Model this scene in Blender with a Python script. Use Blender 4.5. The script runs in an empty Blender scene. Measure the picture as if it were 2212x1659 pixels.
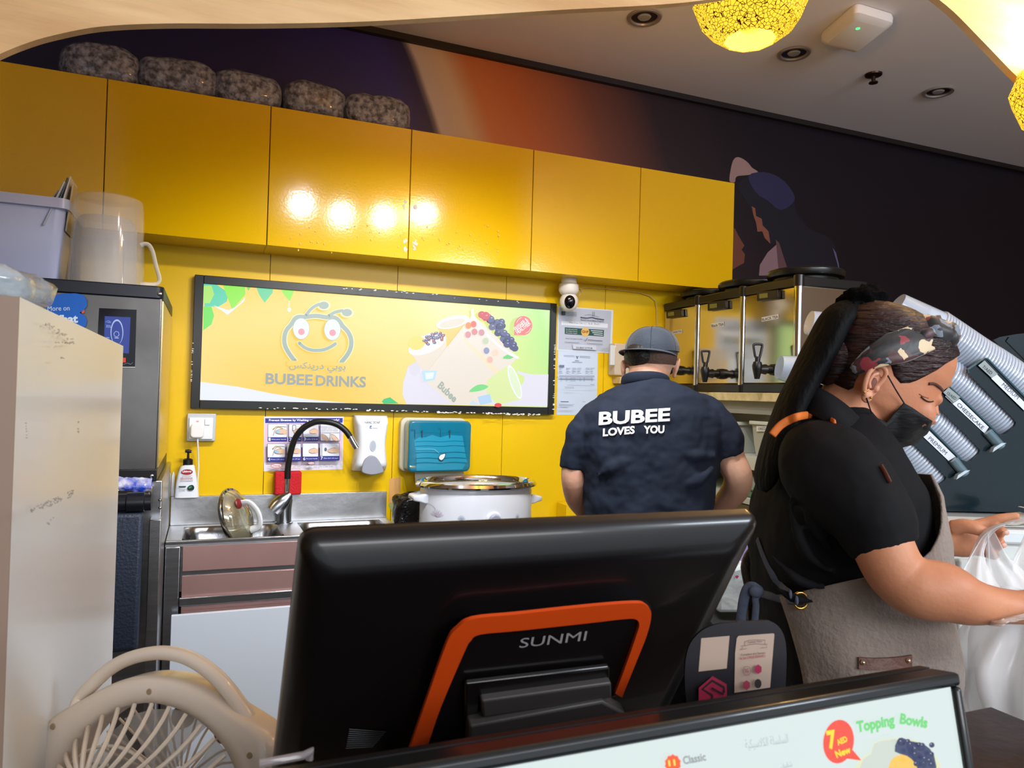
import bpy, bmesh, math, random
from math import sin, cos, pi, radians
from mathutils import Vector, Matrix, noise
from mathutils.bvhtree import BVHTree
V3 = Vector
C = bpy.context.scene.collection
SC = bpy.context.scene
random.seed(7)

# ------------------------------------------------------------------ camera
YAW, PIT, ROL = radians(22.4629), radians(0.741), radians(1.619)
FPX, CX, CY = 1601.25, 1106.0, 829.5
fw = V3((sin(YAW)*cos(PIT), cos(YAW)*cos(PIT), sin(PIT)))
r0 = V3((cos(YAW), -sin(YAW), 0)); u0 = r0.cross(fw)
RR = r0*cos(ROL) + u0*sin(ROL); UU = -r0*sin(ROL) + u0*cos(ROL)
CAM = V3((0, 0, 1.40)); RH = V3((cos(YAW), -sin(YAW), 0)); FH = V3((sin(YAW), cos(YAW), 0)); UP = V3((0, 0, 1))
cd = bpy.data.cameras.new('camera'); co = bpy.data.objects.new('camera', cd); C.objects.link(co)
cd.sensor_width = 36.0; cd.lens = FPX/2212*36.0; cd.clip_start = 0.02; cd.clip_end = 60
mw = Matrix((RR, UU, -fw)).transposed().to_4x4(); mw.translation = CAM; co.matrix_world = mw
cd.dof.use_dof = True; cd.dof.focus_distance = 2.2; cd.dof.aperture_fstop = 18
SC.camera = co
# ------------------------------------------------------------------ world, light, exposure
SC.view_settings.view_transform = 'Standard'; SC.view_settings.look = 'None'
SC.view_settings.exposure = 0.08; SC.view_settings.gamma = 1.0; SC.view_settings.use_curve_mapping = False
w = bpy.data.worlds.new('world'); SC.world = w; w.use_nodes = True
w.node_tree.nodes['Background'].inputs[0].default_value = (0.84, 0.91, 1.0, 1)
w.node_tree.nodes['Background'].inputs[1].default_value = 1.0

def spot(p, tgt, power, size=.03, col=(1, 1, 1), ang=110, blend=.8):
    l = bpy.data.lights.new('spot_lamp', 'SPOT'); l.energy = power; l.shadow_soft_size = size; l.color = col
    l.spot_size = radians(ang); l.spot_blend = blend
    o = bpy.data.objects.new('spot_lamp', l); C.objects.link(o); o.location = p
    o.rotation_euler = (V3(tgt)-V3(p)).to_track_quat('-Z', 'Y').to_euler(); return o
def area(p, tgt, power, sx, sy, col=(1, 1, 1)):
    l = bpy.data.lights.new('area_lamp', 'AREA'); l.shape = 'RECTANGLE'; l.size = sx; l.size_y = sy; l.energy = power; l.color = col
    o = bpy.data.objects.new('area_lamp', l); C.objects.link(o); o.location = p
    o.rotation_euler = (V3(tgt)-V3(p)).to_track_quat('-Z', 'Y').to_euler(); return o
SPOTS = [(0.428, 1.55, 2.344), (0.632, 1.55, 2.316), (0.854, 1.55, 2.330), (1.079, 1.55, 2.375)]
for i, p in enumerate(SPOTS):
    spot(p, (p[0]+.02, 2.75, .55), 34, .017, (.96, .98, 1), 116, 1.0)
# wide soft area standing for mall light behind the viewer; added cool fill strip
area((.9, -2.4, 2.25), (1.2, 1.6, 1.1), 46, 2.2, .7, (.97, .97, 1))
area((2.4, -1.0, 2.38), (1.7, 1.5, 1.1), 36, .9, .3, (.80, .90, 1))

# ------------------------------------------------------------------ helpers
def ray(x, y): return fw + RR*((x-CX)/FPX) - UU*((y-CY)/FPX)
def at(x, y, ax, v):
    """world point seen at photo pixel x,y that lies on a real plane (X=, Y=, Z=) or at depth d"""
    d = ray(x, y)
    if ax == 'd': return CAM + d*v
    i = 'XYZ'.index(ax); return CAM + d*((v-CAM[i])/d[i])
def onp(x, y, o, n):
    d = ray(x, y); return CAM + d*((o-CAM).dot(n)/d.dot(n))
def lin(c):
    return tuple(((v/255)/12.92 if v/255 <= .04045 else ((v/255+.055)/1.055)**2.4) for v in c)
MC = {}
def mat(name, col, rough=.5, metal=0, spec=.5, trans=0, alpha=1, em=0, emc=None, coat=0, bump=0, bs=40, bdet=3, var=0, vs=8, varc=None, ior=1.45, stretch=None, aniso=0, sheen=0):
    if name in MC: return MC[name]
    m = bpy.data.materials.new(name); m.use_nodes = True; nt = m.node_tree; b = nt.nodes['Principled BSDF']
    c = lin(col) if max(col) > 1 else col
    I = b.inputs
    I['Base Color'].default_value = (*c, 1); I['Roughness'].default_value = rough; I['Metallic'].default_value = metal
    I['Specular IOR Level'].default_value = spec; I['Transmission Weight'].default_value = trans; I['Alpha'].default_value = alpha
    I['IOR'].default_value = ior; I['Coat Weight'].default_value = coat; I['Coat Roughness'].default_value = .05
    I['Sheen Weight'].default_value = sheen
    if em:
        e = emc or col; e = lin(e) if max(e) > 1 else e
        I['Emission Color'].default_value = (*e, 1); I['Emission Strength'].default_value = em
    if bump or var:
        tc = nt.nodes.new('ShaderNodeTexCoord'); mp = nt.nodes.new('ShaderNodeMapping'); nt.links.new(tc.outputs['Object'], mp.inputs[0])
        if stretch: mp.inputs['Scale'].default_value = stretch
    if bump:
        n = nt.nodes.new('ShaderNodeTexNoise'); n.inputs['Scale'].default_value = bs; n.inputs['Detail'].default_value = bdet
        nt.links.new(mp.outputs[0], n.inputs['Vector']); bp = nt.nodes.new('ShaderNodeBump'); bp.inputs['Strength'].default_value = bump
        bp.inputs['Distance'].default_value = .01
        nt.links.new(n.outputs['Fac'], bp.inputs['Height']); nt.links.new(bp.outputs[0], b.inputs['Normal'])
    if var:
        n = nt.nodes.new('ShaderNodeTexNoise'); n.inputs['Scale'].default_value = vs; n.inputs['Detail'].default_value = 4
        nt.links.new(mp.outputs[0], n.inputs['Vector'])
        r = nt.nodes.new('ShaderNodeValToRGB'); r.color_ramp.elements[0].position = .35; r.color_ramp.elements[1].position = .65
        c2 = lin(varc) if varc else tuple(x*(1-var) for x in c)
        r.color_ramp.elements[0].color = (*c2, 1); r.color_ramp.elements[1].color = (*c, 1)
        nt.links.new(n.outputs['Fac'], r.inputs[0]); nt.links.new(r.outputs[0], b.inputs['Base Color'])
    MC[name] = m; return m
def fl(col, rough=.5):
    return mat('print_%02x%02x%02x' % tuple(int(v) for v in col), col, rough)
def lit(col, s=1.0):
    """ink of a backlit panel"""
    return mat('lit_%02x%02x%02x_%d' % (*[int(v) for v in col], int(s*100)), (12, 12, 12), .25, em=s, emc=col)

ORG = {}
class MB:
    def __init__(s, m=None, T=None):
        s.v = []; s.f = []; s.mi = []; s.mats = []; s.cur = 0; s.T = T
        if m: s.use(m)
    def use(s, m):
        if m not in s.mats: s.mats.append(m)
        s.cur = s.mats.index(m); return s
    def add(s, vs, fs):
        k = len(s.v)
        for p in vs:
            p = V3(p); s.v.append(s.T @ p if s.T else p)
        for f in fs: s.f.append([i+k for i in f]); s.mi.append(s.cur)
        return s
    def box(s, x0, x1, y0, y1, z0, z1):
        return s.add([(x, y, z) for x in (x0, x1) for y in (y0, y1) for z in (z0, z1)],
                     [(0, 1, 3, 2), (4, 6, 7, 5), (0, 4, 5, 1), (2, 3, 7, 6), (0, 2, 6, 4), (1, 5, 7, 3)])
    def obox(s, c, ex, ey, ez):
        c, ex, ey, ez = map(V3, (c, ex, ey, ez))
        return s.add([c+ex*i+ey*j+ez*k for i in (-1, 1) for j in (-1, 1) for k in (-1, 1)],
                     [(0, 1, 3, 2), (4, 6, 7, 5), (0, 4, 5, 1), (2, 3, 7, 6), (0, 2, 6, 4), (1, 5, 7, 3)])
    def prism(s, pts, vec):
        pts = [V3(p) for p in pts]; vec = V3(vec); n = len(pts)
        return s.add(pts+[p+vec for p in pts], [tuple(range(n)), tuple(range(2*n-1, n-1, -1))]+[(i, (i+1) % n, (i+1) % n+n, i+n) for i in range(n)])
    def poly(s, pts): return s.add(pts, [tuple(range(len(pts)))])
    def rings(s, rings, caps=True, closed=True):
        n = len(rings[0]); vs = [p for r in rings for p in r]; fs = []
        for i in range(len(rings)-1):
            for j in range(n if closed else n-1):
                k = (j+1) % n; fs.append((i*n+j, i*n+k, (i+1)*n+k, (i+1)*n+j))
        if caps and closed: fs += [tuple(range(n-1, -1, -1)), tuple(range((len(rings)-1)*n, len(rings)*n))]
        return s.add(vs, fs)
    def tube(s, pts, r, n=10, up=None, flat=1.0, caps=True, closed=False):
        pts = [V3(p) for p in pts]; N = len(pts); rs = r if isinstance(r, (list, tuple)) else [r]*N
        prev = V3(up) if up is not None else None; rings = []
        for i in range(N):
            a = pts[i-1] if (i > 0 or closed) else pts[i]; b = pts[(i+1) % N] if (i < N-1 or closed) else pts[i]
            t = (b-a).normalized()
            if prev is None: prev = t.orthogonal()
            e1 = (prev-t*prev.dot(t))
            e1 = e1.normalized() if e1.length > 1e-6 else t.orthogonal().normalized()
            if up is None: prev = e1
            e2 = t.cross(e1); ri = rs[i]; ra, rb = ri if isinstance(ri, (list, tuple)) else (ri, ri*flat)
            rings.append([pts[i]+e1*(ra*cos(2*pi*k/n))+e2*(rb*sin(2*pi*k/n)) for k in range(n)])
        if closed: rings.append(rings[0]); return s.rings(rings, False)
        return s.rings(rings, caps)
    def lathe(s, prof, o=(0, 0, 0), ax=(0, 0, 1), n=24, sx=1, sy=1, xdir=None, caps=True):
        ax = V3(ax).normalized(); o = V3(o); x = V3(xdir) if xdir is not None else ax.orthogonal()
        x = (x-ax*x.dot(ax)).normalized(); y = ax.cross(x)
        return s.rings([[o+ax*z+x*(r*sx*cos(2*pi*k/n))+y*(r*sy*sin(2*pi*k/n)) for k in range(n)] for r, z in prof], caps)
    def ball(s, c, rx, ry=None, rz=None, ex=(1, 0, 0), ey=(0, 1, 0), ez=(0, 0, 1), n=16, m=10, p=1.0):
        ry = ry or rx; rz = rz or rx; c, ex, ey, ez = map(V3, (c, ex, ey, ez)); R = []
        g = lambda t: math.copysign(abs(t)**p, t)
        for i in range(m+1):
            a = -pi/2+pi*i/m; a = max(min(a, pi/2-.02), -pi/2+.02)
            R.append([c+ez*(rz*g(sin(a)))+ex*(rx*g(cos(a))*g(cos(2*pi*k/n)))+ey*(ry*g(cos(a))*g(sin(2*pi*k/n))) for k in range(n)])
        return s.rings(R)
    def grid(s, fn, nu, nv, cu=False):
        vs = [fn(i/nu if cu else i/(nu), j/nv) for j in range(nv+1) for i in range(nu if cu else nu+1)]; W = nu if cu else nu+1; fs = []
        for j in range(nv):
            for i in range(nu):
                k = (i+1) % W; fs.append((j*W+i, j*W+k, (j+1)*W+k, (j+1)*W+i))
        return s.add(vs, fs)
    def make(s, name, parent=None, smooth=False, bevel=0, seg=2, ang=40, org=None):
        me = bpy.data.meshes.new(name)
        if parent is not None: o3 = ORG[parent.name]
        elif org is not None: o3 = V3(org)
        else:
            n = len(s.v); o3 = V3((sum(p.x for p in s.v)/n, sum(p.y for p in s.v)/n, min(p.z for p in s.v)))
        me.from_pydata([p-o3 for p in s.v], [], s.f)
        for m in s.mats: me.materials.append(m)
        me.polygons.foreach_set('material_index', s.mi)
        bm = bmesh.new(); bm.from_mesh(me); bmesh.ops.recalc_face_normals(bm, faces=bm.faces); bm.to_mesh(me); bm.free()
        ob = bpy.data.objects.new(name, me); C.objects.link(ob); ORG[ob.name] = o3
        if parent is None: ob.location = o3
        else: ob.parent = parent
        if bevel:
            bv = ob.modifiers.new('bevel', 'BEVEL'); bv.width = bevel; bv.segments = seg; bv.limit_method = 'ANGLE'; bv.angle_limit = radians(50)
        if smooth or bevel:
            me.polygons.foreach_set('use_smooth', [True]*len(me.polygons))
            if ang < 180:
                try: me.set_sharp_from_angle(angle=radians(ang))
                except Exception: pass
        return ob
def tag(o, label, cat, group=None):
    o['label'] = label; o['category'] = cat
    if group: o['group'] = group
    return o
def thing(name, label, cat, loc, group=None):
    o = bpy.data.objects.new(name, None); C.objects.link(o); o.location = loc; o.empty_display_size = .05; ORG[o.name] = V3(loc)
    return tag(o, label, cat, group)
def struct(o): o['kind'] = 'structure'; return o
def stuff(o): o['kind'] = 'stuff'; return o
def rrect(x0, x1, y0, y1, r, seg=5):
    P = []
    for cx, cy, a in ((x1-r, y1-r, 0), (x0+r, y1-r, 90), (x0+r, y0+r, 180), (x1-r, y0+r, 270)):
        for i in range(seg+1):
            t = radians(a+90*i/seg); P.append((cx+r*cos(t), cy+r*sin(t)))
    return P
def catmull(pts, k=6, closed=False):
    pts = [V3(p) if len(p) == 3 else V3((p[0], p[1], 0)) for p in pts]; N = len(pts); out = []
    for i in range(N if closed else N-1):
        g = (lambda j: pts[j % N]) if closed else (lambda j: pts[max(0, min(N-1, j))])
        p0, p1, p2, p3 = g(i-1), g(i), g(i+1), g(i+2)
        for q in range(k):
            t = q/k; out.append(.5*((2*p1)+(p2-p0)*t+(2*p0-5*p1+4*p2-p3)*t*t+(3*p1-p0-3*p2+p3)*t**3))
    if not closed: out.append(pts[-1])
    return out
TXT = {}
def text2d(body, bold=0):
    if 'M' in body: bold = 0
    k = (body, bold)
    if k in TXT: return TXT[k]
    cu = bpy.data.curves.new('lettering', 'FONT'); cu.body = body; cu.offset = bold; cu.resolution_u = 3
    ob = bpy.data.objects.new('lettering', cu); C.objects.link(ob); dg = bpy.context.evaluated_depsgraph_get()
    me = bpy.data.meshes.new_from_object(ob.evaluated_get(dg))
    vs = [(v.co.x, v.co.y) for v in me.vertices]; fs = [tuple(p.vertices) for p in me.polygons]
    bpy.data.objects.remove(ob); bpy.data.curves.remove(cu); bpy.data.meshes.remove(me)
    xs = [a for a, b in vs]; ys = [b for a, b in vs]; x0, x1, y0, y1 = min(xs), max(xs), min(ys), max(ys)
    TXT[k] = ([((a-x0)/(x1-x0), (b-y0)/(y1-y0)) for a, b in vs], fs); return TXT[k]
class Art:
    """flat print on a real plane, given by a point and a normal; each layer 0.3 mm proud of the last"""
    def __init__(s, o, n, lift=.0004, step=.0003):
        s.mb = MB(); s.o = V3(o); s.n = V3(n).normalized(); s.k = lift; s.step = step
    def p(s, x, y): return onp(x, y, s.o+s.n*s.k, s.n)
    def poly(s, pts, m, smooth=0):
        if smooth: pts = [(q.x, q.y) for q in catmull(pts, smooth, True)]
        s.mb.use(m).poly([s.p(*q) for q in pts]); s.k += s.step; return s
    def line(s, pts, w, m, smooth=0, closed=False):
        if smooth: pts = [(q.x, q.y) for q in catmull(pts, smooth, closed)]
        P = [V3((a, b, 0)) for a, b in pts]; N = len(P); L = []; R = []
        for i in range(N):
            a = P[i-1] if (i > 0 or closed) else P[i]; b = P[(i+1) % N] if (i < N-1 or closed) else P[i]
            t = (b-a).normalized(); nn = V3((-t.y, t.x, 0))*(w/2); L.append(P[i]+nn); R.append(P[i]-nn)
        vs = [s.p(q.x, q.y) for q in L+R]; s.mb.use(m).add(vs, [(i, (i+1) % N, N+(i+1) % N, N+i) for i in range(N if closed else N-1)])
        if not closed:
            for e in (0, N-1): s.disc(P[e].x, P[e].y, w/2, w/2, m, 10)
        s.k += s.step; return s
    def disc(s, x, y, rx, ry, m, n=20, rot=0):
        s.mb.use(m).poly([s.p(x+rx*cos(2*pi*i/n)*cos(rot)-ry*sin(2*pi*i/n)*sin(rot), y+rx*cos(2*pi*i/n)*sin(rot)+ry*sin(2*pi*i/n)*cos(rot)) for i in range(n)]); s.k += s.step/3; return s
    def text(s, body, a, b, h, m, bold=0, up=None):
        """baseline from pixel a to pixel b, glyph box h pixels high"""
        vs, fs = text2d(body, bold); a = V3((*a, 0)); b = V3((*b, 0)); t = b-a
        u = V3((*up, 0)) if up else V3((t.y, -t.x, 0)).normalized(); u = u.normalized()*h
        s.mb.use(m).add([s.p(*(a+t*x+u*y).xy) for x, y in vs], fs); s.k += s.step; return s
    def make(s, name, parent): return s.mb.make(name, parent)
def remesh(ob, vox, sm=4, fac=.5):
    r = ob.modifiers.new('remesh', 'REMESH'); r.mode = 'VOXEL'; r.voxel_size = vox; r.use_smooth_shade = True
    if sm:
        q = ob.modifiers.new('smooth', 'SMOOTH'); q.factor = fac; q.iterations = sm
    return ob
def bvh_of(ob):
    bpy.context.view_layer.update(); dg = bpy.context.evaluated_depsgraph_get(); e = ob.evaluated_get(dg); me = e.to_mesh()
    M = ob.matrix_world; t = BVHTree.FromPolygons([M @ v.co for v in me.vertices], [tuple(p.vertices) for p in me.polygons]); e.to_mesh_clear(); return t
def ramp(m, node_out, stops, target='Base Color'):
    nt = m.node_tree; r = nt.nodes.new('ShaderNodeValToRGB'); el = r.color_ramp.elements
    el[0].position, el[0].color = stops[0][0], (*lin(stops[0][1]), 1); el[1].position, el[1].color = stops[-1][0], (*lin(stops[-1][1]), 1)
    for p, c in stops[1:-1]:
        e = el.new(p); e.color = (*lin(c), 1)
    nt.links.new(node_out, r.inputs[0]); nt.links.new(r.outputs[0], nt.nodes['Principled BSDF'].inputs[target]); return r

# ------------------------------------------------------------------ materials
STEEL = mat('brushed_steel', (176, 178, 182), .28, 1, bump=.06, bs=60, stretch=(1, 1, 14), var=.16, vs=5)
STEELH = mat('steel_wet', (205, 208, 212), .4, 1, bump=.12, bs=30, var=.12, vs=6)
CHROME = mat('chrome', (215, 217, 222), .08, 1)
CHROMED = mat('satin_chrome', (150, 153, 158), .22, 1)
BLACK = mat('black_plastic', (16, 17, 20), .38)
BLACKG = mat('black_gloss', (10, 10, 12), .12)
WHITE = mat('white_plastic', (225, 230, 236), .35)
WHITEL = mat('white_laminate', (214, 217, 222), .22, bump=.02, bs=90)
YEL = mat('yellow_laminate', (222, 178, 2), .12, bump=.02, bs=130, bdet=2, spec=.6)
YELM = mat('yellow_wall_panel', (226, 186, 8), .3, spec=.4)
# ------------------------------------------------------------------ setting
mur = mat('mural_print', (20, 14, 40), .38)
nt = mur.node_tree; tc = nt.nodes.new('ShaderNodeTexCoord'); sx = nt.nodes.new('ShaderNodeSeparateXYZ'); nt.links.new(tc.outputs['Object'], sx.inputs[0])
nz = nt.nodes.new('ShaderNodeTexNoise'); nz.inputs['Scale'].default_value = 1.3; nz.inputs['Detail'].default_value = 2; nt.links.new(tc.outputs['Object'], nz.inputs[0])
def mth(nt, op, a, b=None, c=None):
    n = nt.nodes.new('ShaderNodeMath'); n.operation = op
    for i, q in enumerate((a, b, c)):
        if q is None: continue
        if isinstance(q, (int, float)): n.inputs[i].default_value = q
        else: nt.links.new(q, n.inputs[i])
    return n.outputs[0]
# slanted colour bands of the mural: x shifted by height
u = mth(nt, 'ADD', sx.outputs[0], mth(nt, 'MULTIPLY', mth(nt, 'SUBTRACT', sx.outputs[2], 2.6), .42))
u = mth(nt, 'ADD', u, mth(nt, 'MULTIPLY', mth(nt, 'SUBTRACT', nz.outputs['Fac'], .5), .10))
u = mth(nt, 'DIVIDE', mth(nt, 'ADD', u, 1.0), 5.0)
x2u = lambda x: (x+1.0)/5.0
ramp(mur, u, [(0, (16, 11, 40)), (x2u(.15), (24, 18, 80)), (x2u(.66), (38, 32, 124)), (x2u(.79), (34, 24, 70)), (x2u(.815), (186, 172, 176)), (x2u(.93), (196, 170, 146)), (x2u(1.04), (190, 112, 64)), (x2u(1.22), (176, 92, 40)), (x2u(1.6), (104, 54, 36)), (x2u(1.95), (36, 18, 26)), (x2u(2.5), (18, 9, 20)), (1, (14, 10, 24))])
mb = MB(mur).box(-2.2, 4.6, 2.95, 3.05, 0, 2.84); wall = struct(mb.make('wall_back', org=(0, 0, 0)))
# yellow cladding panels, seams recessed
xs = [-1.36, -.80, -.28, .213, .703, 1.176, 1.66, 2.19]
for i in range(7):
    m = MB(YELM).box(xs[i]+.0012, xs[i+1]-.0012, 2.938, 2.95, .1, 1.9); o = m.make('wall_panel', wall)
mb = MB(mat('ceiling_paint', (226, 220, 222), .7, bump=.02, bs=200)).box(-2.2, 4.6, -2.6, 2.95, 2.84, 2.94); struct(mb.make('ceiling', org=(0, 0, 0)))
tile = mat('floor_tile', (120, 112, 104), .35, var=.2, vs=3)
mb = MB(mat('grout', (60, 56, 52), .8)).box(-2.2, 4.6, -2.6, 3.05, -.06, -.006); fl_ = struct(mb.make('floor', org=(0, 0, 0)))
t0 = MB(tile).box(.003, .597, .003, .597, -.006, 0).make('tile', fl_)
for i in range(-3, 7):
    for j in range(-4, 5):
        if (i, j) == (0, 0): continue
        q = t0.copy(); C.objects.link(q); q.parent = fl_; q.location = (i*.6, j*.6, 0)
mb = MB(mat('side_wall_paint', (150, 120, 60), .6)).box(-2.3, -2.2, -2.6, 3.05, 0, 2.84); struct(mb.make('wall_left', org=(0, 0, 0)))
mb = MB(mat('tan_wall_paint', (150, 118, 88), .6)).box(4.6, 4.7, -2.6, 3.05, 0, 2.84); struct(mb.make('wall_right', org=(0, 0, 0)))  # unseen wall, toned tan to warm the reflections in the urns
mb = MB(mat('dark_trim', (26, 16, 18), .5)).box(-2.2, 4.6, 2.925, 2.95, 2.815, 2.84); struct(mb.make('trim_1', org=(0, 0, 0)))
# sandstone-look header with a wavy lower edge over the kiosk opening
stone = mat('sandstone_plaster', (236, 196, 144), .75, bump=.25, bs=18, var=.25, vs=4, stretch=(.6, .6, 4.5), varc=(206, 160, 110))
edge = catmull([(-420, 420), (-120, 190), (0, 131), (60, 106), (120, 88), (220, 69), (360, 62), (560, 62), (780, 57), (1000, 44), (1200, 31), (1400, 20), (1520, 8), (1700, -22), (1850, -30), (1960, -22), (2030, 20), (2100, 88), (2160, 150), (2212, 205), (2300, 330)], 5)
low = [at(p.x, p.y, 'Y', 1.12) for p in edge]
top = [V3((p.x, 1.12, 2.84)) for p in low]
mb = MB(stone); n = len(low)
for off in (0, -.016):
    mb.add([p+V3((0, off, 0)) for p in low+top], [(i, i+1, n+i+1, n+i) for i in range(n-1)])
mb.add([p for p in low]+[p+V3((0, -.016, 0)) for p in low], [(i, i+1, n+i+1, n+i) for i in range(n-1)])
struct(mb.make('wall_front', org=(0, 0, 0), smooth=True, ang=30))

# generic figures printed on the mural (a turbaned rider seen from the side, and a face)
A = Art((0, 2.95, 0), (0, -1, 0)); A.tf = (1500, 300, 4.809)
A.p = (lambda s: (lambda x, y: onp(s.tf[0]+x/s.tf[2], s.tf[1]+y/s.tf[2], s.o+s.n*s.k, s.n)))(A)
sil = fl((16, 12, 28)); A.poly([(440, 470), (560, 380), (640, 350), (760, 345), (880, 400), (960, 450), (1030, 570), (1045, 700), (1060, 780), (1130, 860), (1200, 940), (1350, 1000), (1440, 1060), (1480, 1200), (1510, 1420), (680, 1420), (700, 1300), (800, 1180), (860, 1080), (790, 1090), (730, 1020), (700, 960), (655, 965), (640, 880), (610, 790), (540, 640), (480, 560)], sil)
plume = fl((150, 120, 118)); A.poly([(365, 440), (375, 330), (400, 230), (440, 190), (500, 205), (560, 250), (600, 300), (660, 345), (560, 375), (440, 390), (420, 450)], plume, 3)
A.poly([(560, 385), (720, 345), (880, 400), (1000, 520), (1040, 640), (900, 740), (760, 640), (640, 560)], fl((38, 36, 74)), 3)
A.poly([(595, 700), (632, 720), (640, 800), (700, 830), (710, 900), (770, 960), (790, 1090), (730, 1030), (705, 960), (655, 965), (640, 870), (612, 790)], fl((128, 74, 58)))
A.poly([(680, 1310), (760, 1180), (850, 1100), (900, 1240), (910, 1420), (670, 1420)], fl((132, 104, 112)))
A.poly([(845, 1045), (880, 1080), (990, 1420), (880, 1420)], fl((92, 62, 66)))
A.poly([(1435, 1130), (1470, 1180), (1500, 1300), (1510, 1420), (1485, 1300)], fl((92, 82, 120)))
A.poly([(300, 900), (420, 930), (460, 1010), (520, 1110), (490, 1150), (525, 1200), (515, 1290), (440, 1330), (300, 1420)], fl((104, 56, 40)))
A.make('mural_figures', wall)

# ------------------------------------------------------------------ yellow wall cabinets
dx = [-.834, -.326, .184, .693, 1.2, 1.706, 2.207]
who = ['Yellow wall cabinet at the far left edge, above the plastic pitcher', 'Yellow wall cabinet above the left half of the lit sign, second from the left', 'Yellow wall cabinet third from the left, with a pair of lamp reflections', 'Yellow wall cabinet fourth from the left, scuffed along its left edge', 'Yellow wall cabinet above the small white security camera', 'Yellow wall cabinet at the right end of the row, beside the dark mural']
for i in range(6):
    x0, x1 = dx[i], dx[i+1]
    t = thing('wall_cabinet', who[i], 'cabinet', ((x0+x1)/2, 2.85, 1.9), 'glossy yellow wall cabinets')
    MB(YELM).box(x0+.0005, x1-.0005, 2.76, 2.95, 1.9, 2.388).make('body', t)
    MB(YEL).box(x0+.0015, x1-.0015, 2.74, 2.759, 1.898, 2.39).make('door', t, bevel=.001, seg=1)
    if i in (2, 3):
        A = Art((0, 2.74, 0), (0, -1, 0)); sc = fl((205, 196, 180), .6); rng = random.Random(i)
        cx = 879 if i == 2 else 893
        for k in range(9 if i == 2 else 12):
            x = cx+(-1 if i == 2 else 1)*rng.random()*7-3*0; y = rng.choice((rng.uniform(428, 450), rng.uniform(515, 542)))
            A.poly([(x+rng.uniform(1.5, 4.5)*cos(a), y+rng.uniform(1.5, 6)*sin(a)) for a in [j*pi/3 for j in range(6)]], sc)
        for k in range(26):
            x = rng.uniform(625, 870) if i == 2 else rng.uniform(900, 1090); y = rng.uniform(485, 550); A.disc(x, y, rng.uniform(.8, 1.8), rng.uniform(1, 2.4), fl((215, 180, 90), .5), 6)
        stuff(A.make('scuff_marks', t))
# plastic sacks of boba pearls lying on the cabinets
sack = mat('sack_of_pearls', (156, 158, 180), .3, bump=.9, bs=75, bdet=5, var=.6, vs=60, varc=(66, 66, 84), coat=.5)
for i, (px, py, w_, h_, cat2) in enumerate([(222, 150, 84, 47, 'leftmost of the row'), (386, 172, 88, 50, 'second from the left, over a door seam'), (535, 204, 76, 44, 'middle of the row'), (675, 226, 70, 42, 'fourth along'), (812, 246, 76, 42, 'rightmost, with crinkled shiny film')]):
    c = at(px, py, 'Y', 2.84); k = (2.84/ray(px, py).y)/FPX; rx = w_*k*.94; rz = .062
    c.z = 2.39+rz*.97; mb = MB(sack)
    mb.ball(c, rx, .092, rz*1.12, n=40, m=24, p=.62)
    for q in mb.v:
        d = (q-c); q += d.normalized()*.012*noise.noise(q*9)+d.normalized()*.005*noise.noise(q*38+V3((i*7, 0, 0)))
        q.z = max(q.z, 2.391)
    o = mb.make('plastic_sack', smooth=True, ang=180); tag(o, 'Speckled plastic sack on the yellow cabinets, ' + cat2, 'sack', 'sacks on the wall cabinets')

# ------------------------------------------------------------------ backlit sign
YS = 2.905
t = thing('lightbox_sign', 'Backlit yellow shop sign in a chipped black frame, with bee emblem and drinks', 'sign', (.69, 2.95, 1.31))
ox0, ox1, oz0, oz1 = -.044, 1.400, 1.320, 1.795
a, b, c, d = at(440, 611, 'Y', YS+.012), at(1186, 672, 'Y', YS+.012), at(1183.5, 880, 'Y', YS+.012), at(432, 864, 'Y', YS+.012)
o4 = [at(422, 590, 'Y', YS), at(1203, 658, 'Y', YS), at(1197, 896, 'Y', YS), at(410, 882, 'Y', YS)]
X0, X1 = (o4[0].x+o4[3].x)/2, (o4[1].x+o4[2].x)/2; Z1, Z0 = (o4[0].z+o4[1].z)/2, (o4[2].z+o4[3].z)/2
x0, x1 = (a.x+d.x)/2, (b.x+c.x)/2; z1, z0 = (a.z+b.z)/2, (c.z+d.z)/2
fb = mat('sign_frame_black', (24, 26, 24), .3)
for q in ((X0, x0, Z0, Z1), (x1, X1, Z0, Z1), (x0, x1, z1, Z1), (x0, x1, Z0, z0)):
    MB(fb).box(q[0], q[1], YS, 2.948, q[2], q[3]).make('frame_bar', t, bevel=.0015, seg=1)
bg = mat('sign_backlit_film', (14, 14, 14), .22, em=1.0, emc=(250, 200, 80)); nt = bg.node_tree
tc = nt.nodes.new('ShaderNodeNewGeometry'); sx = nt.nodes.new('ShaderNodeSeparateXYZ'); nt.links.new(tc.outputs['Position'], sx.inputs[0])
uu = mth(nt, 'ADD', sx.outputs[0], mth(nt, 'MULTIPLY', mth(nt, 'SUBTRACT', sx.outputs[2], 1.55), .35))
ramp(bg, mth(nt, 'DIVIDE', mth(nt, 'ADD', uu, .1), 1.6), [(0, (244, 216, 130)), (.12, (248, 208, 104)), (.3, (248, 204, 92)), (.5, (242, 222, 134)), (.68, (242, 230, 152)), (.8, (222, 236, 152)), (.93, (192, 238, 152)), (1, (228, 243, 200))], 'Emission Color')
MB(bg).box(x0, x1, YS+.012, YS+.018, z0, z1).make('lit_panel', t)
class ArtT(Art):
    def __init__(s, o, n, tf, **k): super().__init__(o, n, **k); s.tf = tf
    def p(s, x, y): return onp(s.tf[0]+x/s.tf[2], s.tf[1]+y/s.tf[2], s.o+s.n*s.k, s.n)
A = ArtT((0, YS+.012, 0), (0, -1, 0), (400, 560, 2.6333))
L = lit
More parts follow.
